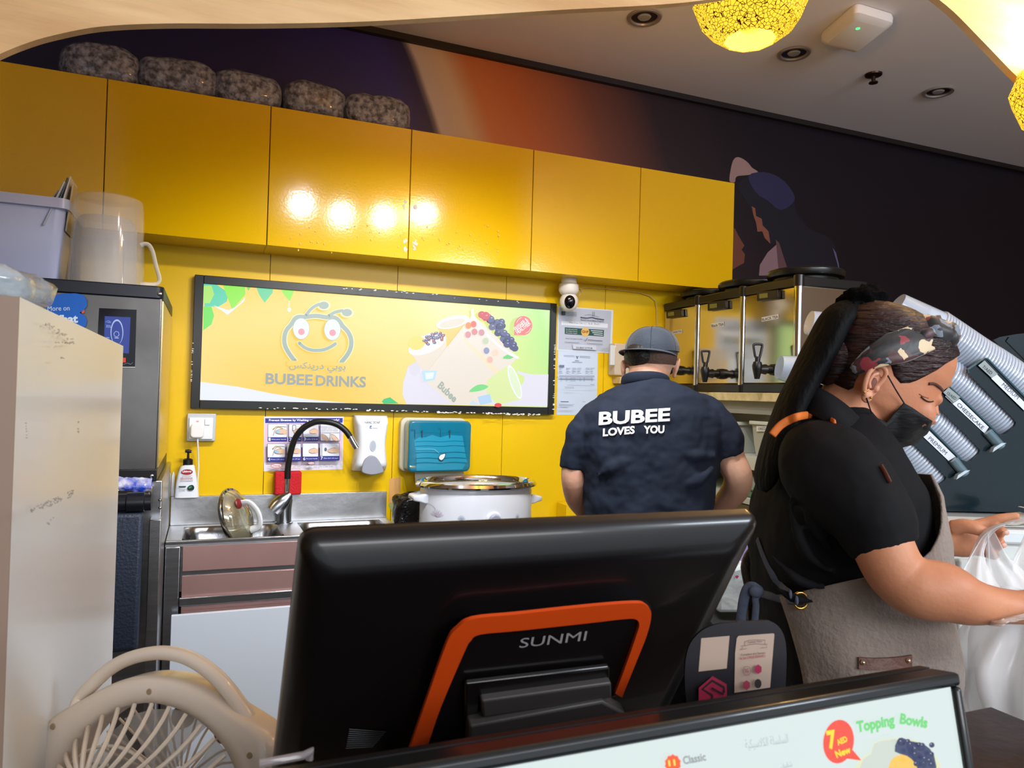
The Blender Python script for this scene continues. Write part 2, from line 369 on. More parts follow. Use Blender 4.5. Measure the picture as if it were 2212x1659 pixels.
A.poly([(85, 697), (300, 725), (500, 765), (700, 797), (950, 820), (1120, 826), (600, 822), (85, 800)], L((232, 236, 244)))
for pts, cl in [([(106, 140), (180, 145), (245, 190), (238, 240), (190, 270), (110, 268), (104, 200)], (90, 205, 170)), ([(104, 150), (150, 150), (165, 200), (140, 250), (104, 250)], (170, 225, 110)), ([(104, 268), (150, 270), (165, 320), (150, 370), (102, 405)], (110, 220, 90)), ([(215, 150), (340, 150), (343, 200), (300, 250), (268, 290), (245, 230)], (140, 228, 70)), ([(345, 153), (375, 155), (360, 180)], (110, 210, 90)), ([(405, 160), (500, 168), (498, 190), (452, 248), (420, 200)], (100, 205, 150)), ([(545, 172), (620, 178), (612, 200), (595, 238), (565, 205)], (140, 225, 70)), ([(1118, 810), (1130, 795), (1165, 785), (1215, 822), (1130, 822)], (80, 200, 130))]:
    A.poly(pts, L(cl))
A.poly([(160, 262), (200, 275), (250, 290), (300, 262), (343, 215), (335, 240), (280, 285), (240, 318), (220, 300)], L((228, 232, 238)))
A.line([(592, 240), (590, 270)], 5, L((236, 232, 214))); A.disc(592, 287, 11, 13, L((236, 236, 226)))
# milk splash and cups (plain cups, no character)
A.poly([(1268, 608), (1280, 655), (1310, 668), (1335, 640), (1343, 565), (1354, 640), (1372, 705), (1440, 770), (1520, 815), (1700, 826), (2060, 838), (2066, 655), (1980, 655), (1930, 648), (1888, 632), (1893, 650), (1930, 668), (1925, 700), (1880, 760), (1600, 826), (1260, 824), (1236, 770), (1240, 700), (1262, 650)], L((228, 226, 238)))
A.tf = (840, 640, 6.636)
cupc = L((234, 222, 206)); rim = L((240, 244, 250)); g1 = L((170, 182, 174))
A.poly([(700, 440), (1140, 330), (1020, 600), (860, 745), (820, 700)], L((247, 208, 120)))
A.disc(915, 370, 245, 85, rim, 24, -.22); A.disc(905, 385, 190, 55, L((226, 218, 200)), 24, -.22)
A.poly([(300, 790), (820, 600), (830, 760), (640, 1050), (480, 1060)], cupc)
A.disc(550, 680, 290, 130, rim, 26, -.42); A.disc(400, 670, 120, 100, L((238, 222, 120)), 18, -.3)
rg = random.Random(3)
for k in range(46):
    th = rg.uniform(0, 6.28); q = rg.random()**.5; x = 650+145*q*cos(th); y = 610+100*q*sin(th)*.8-(x-650)*.2
    A.disc(x, y, 24, 20, L(rg.choice([(110, 112, 150), (150, 90, 90), (120, 120, 150), (176, 110, 100)])), 9); A.disc(x-5, y-6, 8, 6, L((225, 225, 235)), 6)
A.poly([(1200, 260), (1850, 870), (1250, 1540), (900, 1540), (480, 1180)], L((236, 226, 214)))
A.poly([(1090, 600), (1620, 1090), (1560, 1160), (1050, 620)], L((242, 226, 196)))
A.line([(1195, 205), (1225, 330), (1420, 560), (1640, 760), (1850, 880)], 34, rim, 3)
for k in range(40):
    f = rg.random(); x = 1290+f*500+rg.uniform(-10, 120)*(1-abs(f-.5)); y = 250+f*560-rg.uniform(0, 130)*(1-abs(2*f-1))*1.2
    cl = (212, 86, 96) if f < .25 else rg.choice([(84, 88, 130), (100, 104, 140), (70, 74, 112)]); A.disc(x, y, 52, 48, L(cl), 12); A.disc(x+12, y-18, 16, 8, L(tuple(min(255, v+80) for v in cl)), 8)
for x, y, cl in ((1140, 420, (244, 150, 90)), (1215, 400, (240, 120, 100)), (1135, 550, (220, 150, 160)), (1228, 510, (222, 140, 140)), (1330, 520, (214, 150, 160)), (1390, 640, (196, 214, 176)), (1400, 780, (150, 156, 190)), (1530, 810, (244, 214, 190)), (1450, 910, (238, 190, 176))): A.disc(x, y, 42, 48, L(cl), 14)
A.poly([(1640, 870), (1700, 835), (1790, 875), (1740, 900), (1640, 895)], L((120, 214, 130)))
A.poly([(690, 1065), (660, 1200), (500, 1225), (470, 1070)], L((190, 224, 246))); A.poly([(650, 1090), (630, 1180), (530, 1190), (520, 1095)], L((232, 242, 252)))
A.poly([(1410, 1200), (1700, 990), (1910, 1470), (1560, 1560), (1400, 1400)], L((222, 236, 170))); A.disc(1805, 1230, 70, 255, rim, 24, -.33); A.disc(1805, 1230, 52, 225, L((226, 240, 206)), 24, -.33)
A.poly([(1150, 1370), (1240, 1285), (1340, 1262), (1425, 1295), (1330, 1350)], L((130, 222, 140)), 3)
A.poly([(1270, 1440), (1450, 1400), (1480, 1520), (1310, 1560)], L((186, 216, 244))); A.poly([(1140, 1560), (1200, 1490), (1300, 1560)], L((206, 228, 246)))
A.disc(1565, 1560, 52, 30, L((232, 84, 90)), 14)
A.text('Bubee', (690, 1300), (930, 1530), 110, g1, .035, up=(.62, -.78))
A.disc(1925, 420, 130, 138, L((240, 128, 128)), 26); A.poly([(1798, 400), (1796, 556), (1940, 556)], L((240, 128, 128)))
A.text('FRESHER &', (1825, 505), (2005, 350), 62, L((255, 246, 240)), .02); A.text('HEALTHIER', (1850, 548), (2040, 400), 62, L((255, 246, 240)), .02)
A.line([(1830, 380), (1860, 330), (1900, 305)], 7, L((255, 240, 235))); A.line([(1960, 530), (2010, 500), (2030, 455)], 7, L((255, 240, 235)))
# emblem: line-drawn bee head
A.tf = (540, 640, 7.214); gl = L((160, 178, 168)); ed = L((248, 236, 190))
for ww, mm in ((92, ed), (68, gl)):
    A.line([(700, 1010), (620, 905), (550, 780), (534, 660), (562, 540), (640, 440), (700, 350), (760, 322), (860, 322), (1030, 305), (1190, 328), (1320, 335), (1390, 385), (1440, 460), (1520, 545), (1568, 640), (1578, 740), (1556, 840), (1500, 935), (1425, 1025)], ww, mm, 4)
    A.line([(870, 300), (950, 200), (1050, 135), (1130, 125)], ww*.74, mm, 4); A.disc(1150, 142, ww*1.15, ww*.86, mm)
    A.line([(1225, 305), (1330, 248), (1440, 225)], ww*.74, mm, 4); A.disc(1512, 255, ww*1.15, ww*.86, mm)
A.poly([(580, 1000), (580, 1080), (1500, 1085), (1500, 1035)], bg)
for x, y in ((798, 505), (1284, 520)):
    A.disc(x, y, 132, 168, gl, 28); A.disc(x, y, 126, 162, L((224, 230, 240)), 28); A.disc(x+3, y+48, 62, 60, L((244, 246, 252)), 20); A.disc(x+3, y+48, 52, 52, L((248, 150, 162)), 20)
A.line([(768, 728), (850, 798), (960, 838), (1060, 843), (1160, 830), (1260, 787), (1330, 740)], 66, ed, 4); A.line([(768, 728), (850, 798), (960, 838), (1060, 843), (1160, 830), (1260, 787), (1330, 740)], 52, gl, 4)
ar1 = "".join(reversed("\uFE91\uFEEE\uFE91\uFEF2 \uFEA9\uFEAD\uFEF3\uFEE8\uFEDC\uFEB2"))
A.text(ar1, (605, 1175), (1487, 1205), 160, L((156, 172, 164)), .02)
A.text('BUBEE', (240, 1368), (975, 1392), 172, L((158, 166, 164)), .03); A.text('DRINKS', (1020, 1398), (1805, 1424), 172, L((158, 166, 164)), .03)
A.make('sign_artwork', t)
# chipped paint on the frame
A = Art((0, YS, 0), (0, -1, 0)); rg = random.Random(9); ch = fl((222, 226, 220))
def chips(p0, p1, n, w, s=1.0):
    for k in range(n):
        f = rg.random(); x = p0[0]+(p1[0]-p0[0])*f; y = p0[1]+(p1[1]-p0[1])*f+rg.uniform(-w, w)
        A.poly([(x+rg.uniform(1, 4.5)*s*cos(a_), y+rg.uniform(.5, 1.5)*s*sin(a_)) for a_ in [j*pi/3 for j in range(6)]], ch)
chips((790, 886), (1165, 896), 90, 1.6); chips((520, 881), (780, 884), 22, 1.2); chips((730, 622), (960, 636), 18, 1.6, .8); chips((960, 640), (1150, 655), 6, 2, .6)
chips((417, 735), (413, 825), 16, .5, .7); chips((1199, 720), (1196, 890), 20, .5, .8); stuff(A.make('paint_chips', t))

# ------------------------------------------------------------------ hand soap dispenser
t = thing('soap_dispenser', 'White wall soap dispenser with a grey push lever, left of the blue towel box', 'dispenser', (.61, 2.93, 1.06))
Yd = 2.86; a = at(768, 898, 'Y', Yd+.02); b = at(838, 1024, 'Y', Yd+.02); cx = (a.x+b.x)/2; hw = (b.x-a.x)/2
prof = [(1.0, .88), (.97, 1), (.7, .97), (.45, .93), (.25, .97), (.05, 1.0), (-.0, .92)]
def shell(name, m, par, cx, z0, z1, hwf, y0, y1, n=28, bulge=1.0):
    R = []
    N = 18
    for i in range(N+1):
        f = i/N; z = z0+(z1-z0)*f; h = hwf(f); ed_ = min(1, (min(f, 1-f)*N/1.6)**.5 if min(f, 1-f) > 0 else .55)
        R.append([V3((cx+h*math.copysign(abs(cos(q))**.35, cos(q)), y1+(y0-y1)*ed_*math.copysign(abs(sin(q))**.45, sin(q)) if sin(q) > 0 else y1, z)) for q in [2*pi*k/n for k in range(n)]])
    return MB(m).rings(R).make(name, par, smooth=True, ang=60)
shell('body', WHITE, t, cx, b.z+.012, a.z, lambda f: hw*(.93+.07*cos(f*2*pi)), Yd, 2.948)
lev = MB(mat('grey_lever', (150, 155, 170), .35)); A2 = [(720+703/3.607*0, 0)]
P_ = catmull([(782, 1018), (784, 1005), (789, 993), (797, 986), (804, 984), (812, 987), (819, 995), (825, 1006), (829, 1018), (824, 1022), (805, 1026), (788, 1023)], 3, True)
lev.prism([onp(p.x, p.y, V3((0, Yd-.012, 0)), V3((0, 1, 0))) for p in P_], (0, .03, 0)).make('lever', t, bevel=.003)
A = Art((0, Yd-.001, 0), (0, -1, 0), .0006); A.text('HAND SOAP', (788, 915), (821, 915), 5.2, fl((90, 100, 110)), .01); A.line([(799, 921), (803, 920), (799, 924), (803, 925)], 1.2, fl((50, 90, 160)), 3); A.text('Intertec', (806, 926), (816, 926), 3, fl((120, 130, 150)))
A.disc(806, 963, 7, 12, fl((190, 196, 206)), 22); A.disc(806, 963, 5.6, 10.6, fl((166, 176, 190)), 22); A.make('level_window', t)

# ------------------------------------------------------------------ paper towel dispenser
t = thing('towel_dispenser', 'Paper towel box with a see-through teal cover, mounted above the slow cooker', 'dispenser', (.9, 2.93, 1.06))
Yd = 2.83; a = at(884, 908, 'Y', Yd); b = at(1016, 1019, 'Y', Yd)
teal = mat('teal_clear_cover', (24, 118, 150), .08, trans=.0, alpha=.9, spec=.6, coat=1)
MB(mat('cream_housing', (206, 200, 176), .4)).prism([V3((x, 2.95, z)) for x, z in rrect(a.x-.014, b.x+.004, b.z-.004, a.z+.008, .025)], (0, -.045, 0)).make('housing', t, bevel=.004)
MB(teal).prism([V3((x, 2.904, z)) for x, z in rrect(a.x, b.x, b.z, a.z, .022, 6)], (0, Yd-2.904, 0)).make('cover', t, bevel=.008, seg=3)
A = ArtT((0, Yd, 0), (0, -1, 0), (840, 860, 5.027)); tl = fl((40, 142, 176), .12)
A.poly([(275, 460), (330, 425), (400, 425), (470, 400), (560, 425), (660, 400), (800, 410), (845, 690), (800, 775), (300, 790), (300, 640)], tl)
for y in (375, 470, 520, 590, 650, 700): A.line([(290, y+4), (420, y-3), (560, y+5), (700, y-6), (835, y+2)], 5, fl((22, 106, 140), .12), 3)
for x in (362, 662): A.line([(x, 360), (x, 425)], 11, fl((14, 60, 84))); A.disc(x, 358, 12, 12, fl((14, 60, 84)), 10)
A.line([(240, 342), (285, 342), (285, 430)], 6, fl((14, 70, 96))); A.line([(540, 325), (565, 325), (565, 410)], 5, fl((16, 84, 112)))
A.poly([(540, 640), (555, 615), (580, 605), (615, 595), (618, 620), (605, 655), (575, 680), (545, 668)], fl((30, 70, 90)), 3); A.poly([(546, 642), (560, 620), (582, 611), (608, 604), (610, 622), (598, 650), (574, 672), (550, 662)], fl((214, 226, 232)), 3)
A.line([(300, 555), (430, 552), (500, 560), (545, 600)], 4, fl((110, 190, 210)), 3); A.make('cover_print', t)
p0, p1 = at(895, 1020, 'Y', 2.9), at(1002, 1020, 'Y', 2.9); MB(fl((222, 220, 210))).add([(p0.x, 2.9, p0.z+.02), (p1.x, 2.9, p1.z+.02), (p1.x-.005, 2.895, p1.z-.03), (p0.x+.004, 2.895, p0.z-.045)], [(0, 1, 2, 3)]).make('paper_towel', t)

# ------------------------------------------------------------------ hand-washing poster
t = thing('poster', 'Laminated hand-washing instruction poster with seven small pictures, behind the tap', 'poster', (.36, 2.937, 1.07))
n_ = (0, -1, 0); A = ArtT((0, 2.9375, 0), n_, (440, 880, 5.027))
A.poly([(655, 100), (1520, 100), (1508, 672), (652, 695)], fl((226, 222, 236), .2)); A.poly([(664, 175), (1510, 172), (1504, 585), (655, 600)], fl((222, 196, 214), .2))
bl = fl((58, 66, 150), .2); wh = fl((226, 230, 240), .2); A.poly([(668, 118), (1510, 115), (1508, 166), (668, 170)], bl)
A.text('Prevent Illnesses by Washing your Hands Properly!', (708, 158), (1472, 156), 32, fl((240, 240, 250)), .03)
skin_ = fl((220, 186, 160)); gr = fl((90, 96, 110)); caps = ['Wet your hands', 'Apply soap', 'Lather & Scrub', '', 'Rinse (10 sec.)', 'Turn off tap', 'Dry your hands', 'Open door with paper']
bx = [(695, 907, 178, 372), (922, 1063, 178, 370), (1078, 1250, 178, 368), (1265, 1480, 178, 366), (690, 887, 392, 590), (900, 1058, 390, 586), (1072, 1246, 388, 582), (1262, 1476, 386, 576)]
for k, (xa, xb, ya, yb) in enumerate(bx):
    A.poly(rrect(xa, xb, ya, yb, 8, 2), bl); yc = yb-48
    A.poly(rrect(xa+4, xb-4, ya+4, yc if k != 3 else yb-4, 6, 2), wh)
    cx, cy, w_ = (xa+xb)/2, (ya+yc)/2, (xb-xa)
    if k != 3:
        A.text(str(k+1 if k < 3 else k), (xa+8, yb-8), (xa+32, yb-8), 34, wh, .02); A.text(caps[k], (xa+40, yb-16), (xb-12, yb-17), 15, wh, .01)
        if k in (0, 4):
            A.line([(xa+60, ya+60), (cx, ya+30), (cx+w_*.25, ya+50)], 14, fl((190, 170, 120)), 3); A.line([(xa+60, ya+130), (xa+85, ya+60), (cx+30, ya+30), (xb-10, ya+35)], 4, gr, 3)
        if k == 1: A.poly(rrect(cx-30, cx+10, ya+12, ya+80, 8, 2), gr); A.poly(rrect(cx-24, cx+5, ya+18, ya+74, 6, 2), wh); A.poly(rrect(cx-12, cx+12, ya+80, ya+100, 4, 2), fl((50, 130, 190)))
        if k == 7: A.line([(xa+20, ya+6), (xa+20, yc-4)], 5, gr); A.disc(xa+62, cy, 14, 20, gr)
        A.poly([(cx-w_*.1, cy+6), (cx+w_*.1, cy-16), (cx+w_*.28, cy-20), (xb-8, cy-8), (xb-8, cy+36), (cx+w_*.1, cy+40), (cx-w_*.08, cy+30)], skin_, 2)
        A.line([(cx-w_*.1, cy+6), (cx+w_*.1, cy-14), (cx+w_*.3, cy-18)], 3, gr); A.line([(cx-w_*.08, cy+26), (cx+w_*.1, cy+38), (cx+w_*.3, cy+34)], 3, gr)
        if k in (4, 0): A.disc(cx+6, cy+14, 22, 16, fl((150, 196, 220)))
    else:
        for j, s_ in enumerate(('between your fingers', 'under your nails', 'backs of your hands')): A.text(s_, (xa+12, ya+44+j*20), (xb-24, ya+43+j*20), 13, gr)
        for q in (0, 1): A.poly([(xa+10+q*104, ya+110), (xa+60+q*100, ya+125), (xa+100+q*104, ya+180), (xa+40+q*104, ya+180)], skin_, 2); A.line([(xa+12+q*104, ya+112), (xa+60+q*100, ya+127), (xa+98+q*104, ya+176)], 3, gr)
        A.line([(xa+6, ya+98), (xb-6, ya+96)], 3, gr); A.line([(cx, ya+98), (cx, yb-6)], 3, gr)
for x, y, r_ in ((790, 634, 62), (1168, 606, 36)): A.disc(x, y, r_, r_*.4, fl((190, 40, 60)), 20, -.02); A.disc(x, y, r_*.92, r_*.32, wh, 20, -.02); A.text('Chemex', (x-r_*.7, y+r_*.16), (x+r_*.7, y+r_*.16), r_*.34, fl((190, 40, 60)), .02)
A.text('DETERGENTS & DISINFECTANTS FACTORY, DUBAI-U.A.E', (985, 640), (1370, 632), 13, gr); A.text('Tel: +971 4 885 1260    Fax: +971 4 885 1260', (965, 655), (1405, 646), 10, gr); A.text('DUBAI INDUSTRIAL CITY, UAE', (1080, 666), (1258, 661), 8, gr)
A.line([(690, 668), (1050, 668)], 3, gr); A.make('printed_sheet', t)

# ------------------------------------------------------------------ socket, plug and lead
t = thing('wall_socket', 'White switched wall socket in a clear surround left of the poster, red neon showing', 'socket', (0, 2.94, 1.19))
a, b = at(405, 893, 'Y', 2.91), at(465, 953, 'Y', 2.91)
MB(mat('socket_surround', (190, 196, 204), .15)).box(a.x, b.x, 2.91, 2.938, b.z, a.z).make('surround', t, bevel=.003)
c1, c2 = at(409, 902, 'Y', 2.903), at(459, 949, 'Y', 2.903); MB(WHITE).box(c1.x, c2.x, 2.903, 2.911, c2.z, c1.z).make('face_plate', t, bevel=.002)
c1, c2 = at(443, 905, 'Y', 2.899), at(453, 918, 'Y', 2.899); MB(WHITE).box(c1.x, c2.x, 2.898, 2.904, c2.z, c1.z).make('switch', t, bevel=.001)
p = at(427, 910, 'Y', 2.902); MB(mat('red_neon', (60, 10, 8), .3, em=4, emc=(255, 70, 60))).box(p.x-.004, p.x+.004, 2.9, 2.903, p.z-.0015, p.z+.0015).make('indicator', t)
t = thing('power_plug', 'White rounded plug in the wall socket with a thin white lead hanging down', 'plug', (0, 2.89, 1.2))
c1, c2 = at(412, 916, 'Y', 2.885), at(440, 946, 'Y', 2.885); MB(mat('plug_white', (228, 230, 232), .3)).prism([V3((x, 2.903, z)) for x, z in rrect(c1.x, c2.x, c2.z, c1.z, .012, 5)], (0, -.025, 0)).make('plug_body', t, bevel=.005, seg=3)
MB(WHITE).tube([at(x, y, 'Y', yy) for x, y, yy in ((427, 946, 2.89), (427, 956, 2.89), (428, 975, 2.905), (429, 1010, 2.915), (427, 1040, 2.92), (427, 1066, 2.925))], .0028, 8).make('lead', t, smooth=True)

# ------------------------------------------------------------------ certificates
t = thing('certificate', 'Grey landscape food-safety certificate with a green band, taped beside the sign', 'certificate', (1.56, 2.937, 1.6))
A = ArtT((0, 2.9365, 0), n_, (1200, 640, 6.379)); pc = fl((176, 184, 200), .3)
A.poly([(38, 135), (797, 190), (775, 787), (20, 745)], fl((206, 214, 226), .3)); A.poly([(52, 150), (770, 205), (750, 770), (36, 730)], pc)
A.poly([(82, 340), (722, 380), (718, 436), (82, 392)], fl((214, 220, 230))); dk = fl((70, 76, 92)); gn = fl((18, 74, 62))
A.text('Bubee Dream Cafe L.L.C - Shj. Br - Branch 1', (190, 378), (612, 402), 28, dk)
A.poly([(128, 428), (668, 466), (664, 554), (128, 520)], gn); A.disc(410, 492, 56, 60, fl((216, 176, 90)), 26); A.text('GHP', (364, 505), (454, 512), 38, fl((130, 40, 36)), .03)
for i_, tx in enumerate(('Successfully implemented the', 'Good Hygiene Practices', 'Prerequisite Program')): A.text(tx, (142, 462+i_*26), (300, 472+i_*26), 18, wh)
for i_ in range(3): A.line([(490+i_*20, 474+i_*26), (648, 484+i_*26)], 9, wh)
A.text('Sharjah Municipality Certified', (140, 590), (370, 600), 18, dk); A.text('Sharjah Food Safety Program', (346, 338), (666, 362), 26, dk, .01)
A.line([(350, 290), (430, 300), (500, 290), (560, 306), (665, 322)], 13, dk, 2); A.line([(400, 262), (460, 250), (515, 262), (600, 284)], 4, fl((120, 126, 140)), 2)
for x in (515, 536): A.line([(x, 215), (x, 270)], 5, dk)
A.line([(395, 600), (410, 618), (440, 575)], 6, dk); A.line([(450, 600), (645, 614)], 6, dk); A.line([(125, 630), (330, 642)], 4, dk); A.line([(435, 650), (650, 660)], 4, dk)
A.poly([(85, 205), (140, 208), (138, 262), (85, 258)], fl((40, 60, 60)))
for i_ in range(4): A.line([(150, 215+i_*16), (290, 222+i_*16)], 4, dk)
A.poly([(242, 660), (560, 680), (560, 742), (242, 725)], fl((190, 198, 212))); A.text('DUBECOTDR', (285, 722), (512, 732), 26, dk, .02); A.make('printed_sheet', t)
t = thing('licence_sheet', 'White portrait licence page with a small table, taped below the certificate', 'paper', (1.53, 2.937, 1.315))
A = ArtT((0, 2.9370, 0), n_, (1200, 640, 6.379), lift=.0002)
A.poly([(36, 745), (582, 780), (568, 1640), (14, 1634)], fl((192, 206, 226), .3)); gy = fl((104, 116, 140))
A.line([(115, 815), (262, 822)], 5, gy); A.line([(115, 828), (262, 836)], 4, gy); A.line([(335, 825), (478, 832)], 5, gy); A.line([(335, 842), (478, 850)], 4, gy)
for a_ in (-.6, -.3, 0, .3, .6): A.line([(300, 858), (300+34*sin(a_), 822)], 4, gy)
A.line([(272, 885), (325, 888)], 6, gy); A.line([(230, 905), (368, 910)], 5, gy); A.poly([(52, 946), (122, 948), (121, 976), (52, 974)], gy); rg = random.Random(5)
for yy in (990, 1005, 1030, 1042, 1060): 
    for xx in (52, 150, 230, 300, 415, 480): A.line([(xx, yy), (xx+rg.uniform(25, 60), yy+2)], 4.5, gy)
A.poly([(50, 1088), (536, 1092), (536, 1118), (50, 1112)], fl((150, 160, 182)))
for yy in (1125, 1140, 1155, 1170):
    for xx in (68, 142, 205, 330, 385, 490): A.line([(xx, yy), (xx+(70 if xx in (205,) else 20), yy+1)], 4, gy)
A.line([(165, 1224), (536, 1234)], 4, gy); A.line([(480, 1216), (536, 1218)], 6, gy); A.line([(128, 1250), (254, 1254)], 4, gy); A.line([(128, 1264), (254, 1267)], 4, gy)
A.line([(75, 1453), (176, 1455)], 11, dk); A.line([(372, 1453), (412, 1455)], 5, gy)
for yy in (1490, 1500, 1510): A.line([(50, yy), (230+(yy % 3)*15, yy+3)], 4, gy)
A.make('printed_sheet', t)

# ------------------------------------------------------------------ security camera under the cabinet
t = thing('security_camera', 'Small white ball security camera hanging under the yellow cabinets beside the sign', 'camera', (1.5, 2.86, 1.76))
cw = mat('camera_white', (226, 220, 214), .3); yc = 2.85
pc_ = at(1229, 612, 'Y', yc); s_ = (yc/ray(1229, 640).y)/FPX
zz = lambda y: at(1229, y, 'Y', yc).z
MB(cw).lathe([(16*s_, 1.9), (17*s_, zz(612)), (21*s_, zz(615)), (22*s_, zz(628)), (19*s_, zz(634)), (15*s_, zz(637))], (pc_.x, yc, 0), n=32).make('base', t, smooth=True)
cb = at(1229, 652, 'Y', yc); MB(cw).ball(cb, 20.5*s_, 20*s_, 21*s_, n=32, m=20).make('head', t, smooth=True, ang=180)
nd = (CAM-cb).normalized(); nd = (nd+V3((.12, 0, .0))).normalized(); fx = nd.cross(V3((0, 0, 1))).normalized()
MB(BLACKG).lathe([(14.5*s_, 13*s_), (14.2*s_, 17*s_), (11*s_, 19.8*s_), (5*s_, 21*s_), (.5*s_, 21.4*s_)], cb, nd, 28, .82, 1, fx).make('lens_face', t, smooth=True)
MB(mat('lens_glass', (20, 24, 40), .03, coat=1)).lathe([(4.5*s_, 20*s_), (4.2*s_, 22*s_), (.5*s_, 22.8*s_)], cb+UU*.002, nd, 18).make('lens', t, smooth=True)
cbm = mat('cable_cream', (214, 186, 120), .5)
o = MB(cbm).tube([at(x, y, 'Y', yy) for x, y, yy in ((1250, 640, 2.87), (1256, 630, 2.88), (1252, 624, 2.9), (1262, 621.5, 2.925), (1300, 623, 2.928), (1350, 628, 2.928), (1385, 633, 2.928), (1405, 640, 2.928), (1416, 650, 2.928), (1419, 668, 2.928), (1419, 700, 2.928), (1418, 760, 2.928))], .0022, 6).make('camera_cable', smooth=True)
tag(o, 'Thin cream cable running right from the security camera and down the wall', 'cable')

# clear holder on the wall behind the capped man
t = thing('leaflet_holder', 'Frosted clear plastic holder on the yellow wall behind the capped man', 'holder', (1.8, 2.93, 1.45))
clr = mat('frosted_clear', (226, 214, 196), .15, alpha=.55, trans=0)
a, b = at(1324, 742, 'Y', 2.9), at(1375, 812, 'Y', 2.9); MB(clr).box(a.x, b.x, 2.88, 2.937, b.z, a.z).make('box', t, bevel=.003)
a, b = at(1319, 745, 'Y', 2.87), at(1328, 789, 'Y', 2.87); MB(mat('clear_strip', (224, 226, 226), .1, alpha=.7)).box(a.x, b.x, 2.868, 2.88, b.z, a.z).make('clip', t, bevel=.002)
a, b = at(1332, 814, 'Y', 2.9), at(1375, 830, 'Y', 2.9); MB(mat('beige_tray', (206, 176, 120), .4)).box(a.x, b.x, 2.87, 2.937, b.z, a.z).make('tray', t, bevel=.002)
# ------------------------------------------------------------------ sink unit
YF = 2.60
ZT = .892
t = thing('sink_unit', 'Stainless double-bowl sink unit with splashback, standing against the yellow wall', 'sink', (.3, 2.78, 0))
X0, X1 = -.102, .682
b1 = (-.055, .265); b2 = (.335, .645); by = (2.635, 2.885)
mb = MB(STEELH)
def deck(mb, xs_, ys_):
    mb.box(xs_[0], xs_[1], ys_[0], ys_[1], ZT-.012, ZT)
for q in (((X0, X1), (YF, by[0])), ((X0, X1), (by[1], 2.93)), ((X0, b1[0]), by), ((b1[1], b2[0]), by), ((b2[1], X1), by)): deck(mb, *q)
mb.make('deck', t)
MB(STEEL).box(X0, X1, YF-.004, YF+.006, ZT-.004, ZT+.008).make('front_lip', t, bevel=.003)
MB(STEELH).box(X0, X1, 2.922, 2.937, ZT, .996).make('splashback', t, bevel=.002)
for (xa, xb) in (b1, b2):
    R = []
    for k, (ins, z) in enumerate(((0, ZT), (.006, ZT-.006), (.012, ZT-.03), (.03, ZT-.13), (.07, ZT-.15), (.14, ZT-.152))):
        R.append([V3((x, y, z)) for x, y in rrect(xa+ins, xb-ins, by[0]+min(ins, .1), by[1]-min(ins, .1), max(.045-ins*.2, .012), 5)])
    MB(mat('bowl_steel', (150, 152, 156), .25, 1, bump=.05, bs=50)).rings(R, False).make('bowl', t, smooth=True, ang=50)
MB(CHROMED).lathe([(.03, ZT-.149), (.028, ZT-.146), (.01, ZT-.147)], (.16, 2.76, 0), n=20).make('drain', t)
MB(STEEL).box(X0+.046, X1-.046, YF+.004, YF+.012, .735, ZT-.006).make('apron', t)
pk = mat('apron_steel', (200, 160, 154), .42, .8, bump=.03, bs=8, var=.12, vs=3)  # pinkish tone in the steel's colour stands for a reddish reflection
for za, zb in ((.80, ZT-.012), (.655, .785)):
    MB(pk).box(X0+.052, X1-.052, YF-.001, YF+.004, za, zb).make('apron_panel', t, bevel=.001, seg=1)
zr = at(500, 1292, 'Y', YF-.01).z; MB(STEEL).box(X0+.046, X1-.046, YF-.014, YF-.004, zr-.015, zr+.013).make('rail', t, bevel=.003)
for x in (X0, X1-.045):
    for y in (YF, 2.89): MB(STEEL).box(x, x+.045, y, y+.045, 0.012, ZT-.012).make('leg', t, bevel=.003)
    for y in (YF, 2.89): MB(BLACK).box(x+.005, x+.04, y+.004, y+.04, 0, .014).make('foot', t)
zp = at(500, 1317, 'Y', YF-.02).z
o = MB(mat('white_board', (206, 216, 228), .25)).box(at(370, 1330, 'Y', YF-.03).x, .62, YF-.035, YF-.02, .06, zp).make('front_board', bevel=.002); tag(o, 'White board standing in front of the lower half of the sink unit', 'panel')
# tap
fp = at(614, 1136, 'Z', ZT); FY = fp.y; FY = min(max(FY, 2.89), 2.91)
F = lambda x, y, yy=None: at(x, y, 'Y', yy if yy else FY)
t = thing('kitchen_tap', 'Chrome mixer tap with a black flexible gooseneck spout over the sink', 'tap', (F(614, 1136).x, FY, ZT))
s_ = (FY/ray(614, 1100).y)/FPX; cxp = F(614, 1100)
MB(CHROMED).lathe([(19*s_, ZT), (19*s_, ZT+.004), (15.5*s_, ZT+.006), (15*s_, ZT+.05), (17*s_, F(614, 1080).z), (15*s_, F(614, 1072).z), (9*s_, F(614, 1066).z)], (cxp.x, FY, 0), n=28).make('body', t, smooth=True)
MB(CHROMED).tube([F(590, 1104, FY-.03), F(600, 1092, FY-.028), F(613, 1080, FY-.024), F(626, 1069, FY-.015)], [(9*s_, 15*s_), (10*s_, 17*s_), (10*s_, 16*s_), (9*s_, 8*s_)], 18, up=(0, -1, .3)).make('lever', t, smooth=True)
MB(CHROME).tube([F(619, 1072), F(620, 1050), F(621, 1031)], 6.2*s_, 20).make('riser', t, smooth=True)
path = catmull([F(621, 1034), F(622, 1010, FY-.002), F(627, 980, FY-.008), F(637, 948, FY-.016), F(655, 925, FY-.027), F(680, 912, FY-.038), F(705, 911, FY-.048), F(728, 917, FY-.056), F(746, 930, FY-.062), F(757, 945, FY-.067)], 5)
MB(mat('black_rubber', (14, 15, 17), .42)).tube(path, 6.6*s_, 18).make('hose', t, smooth=True)
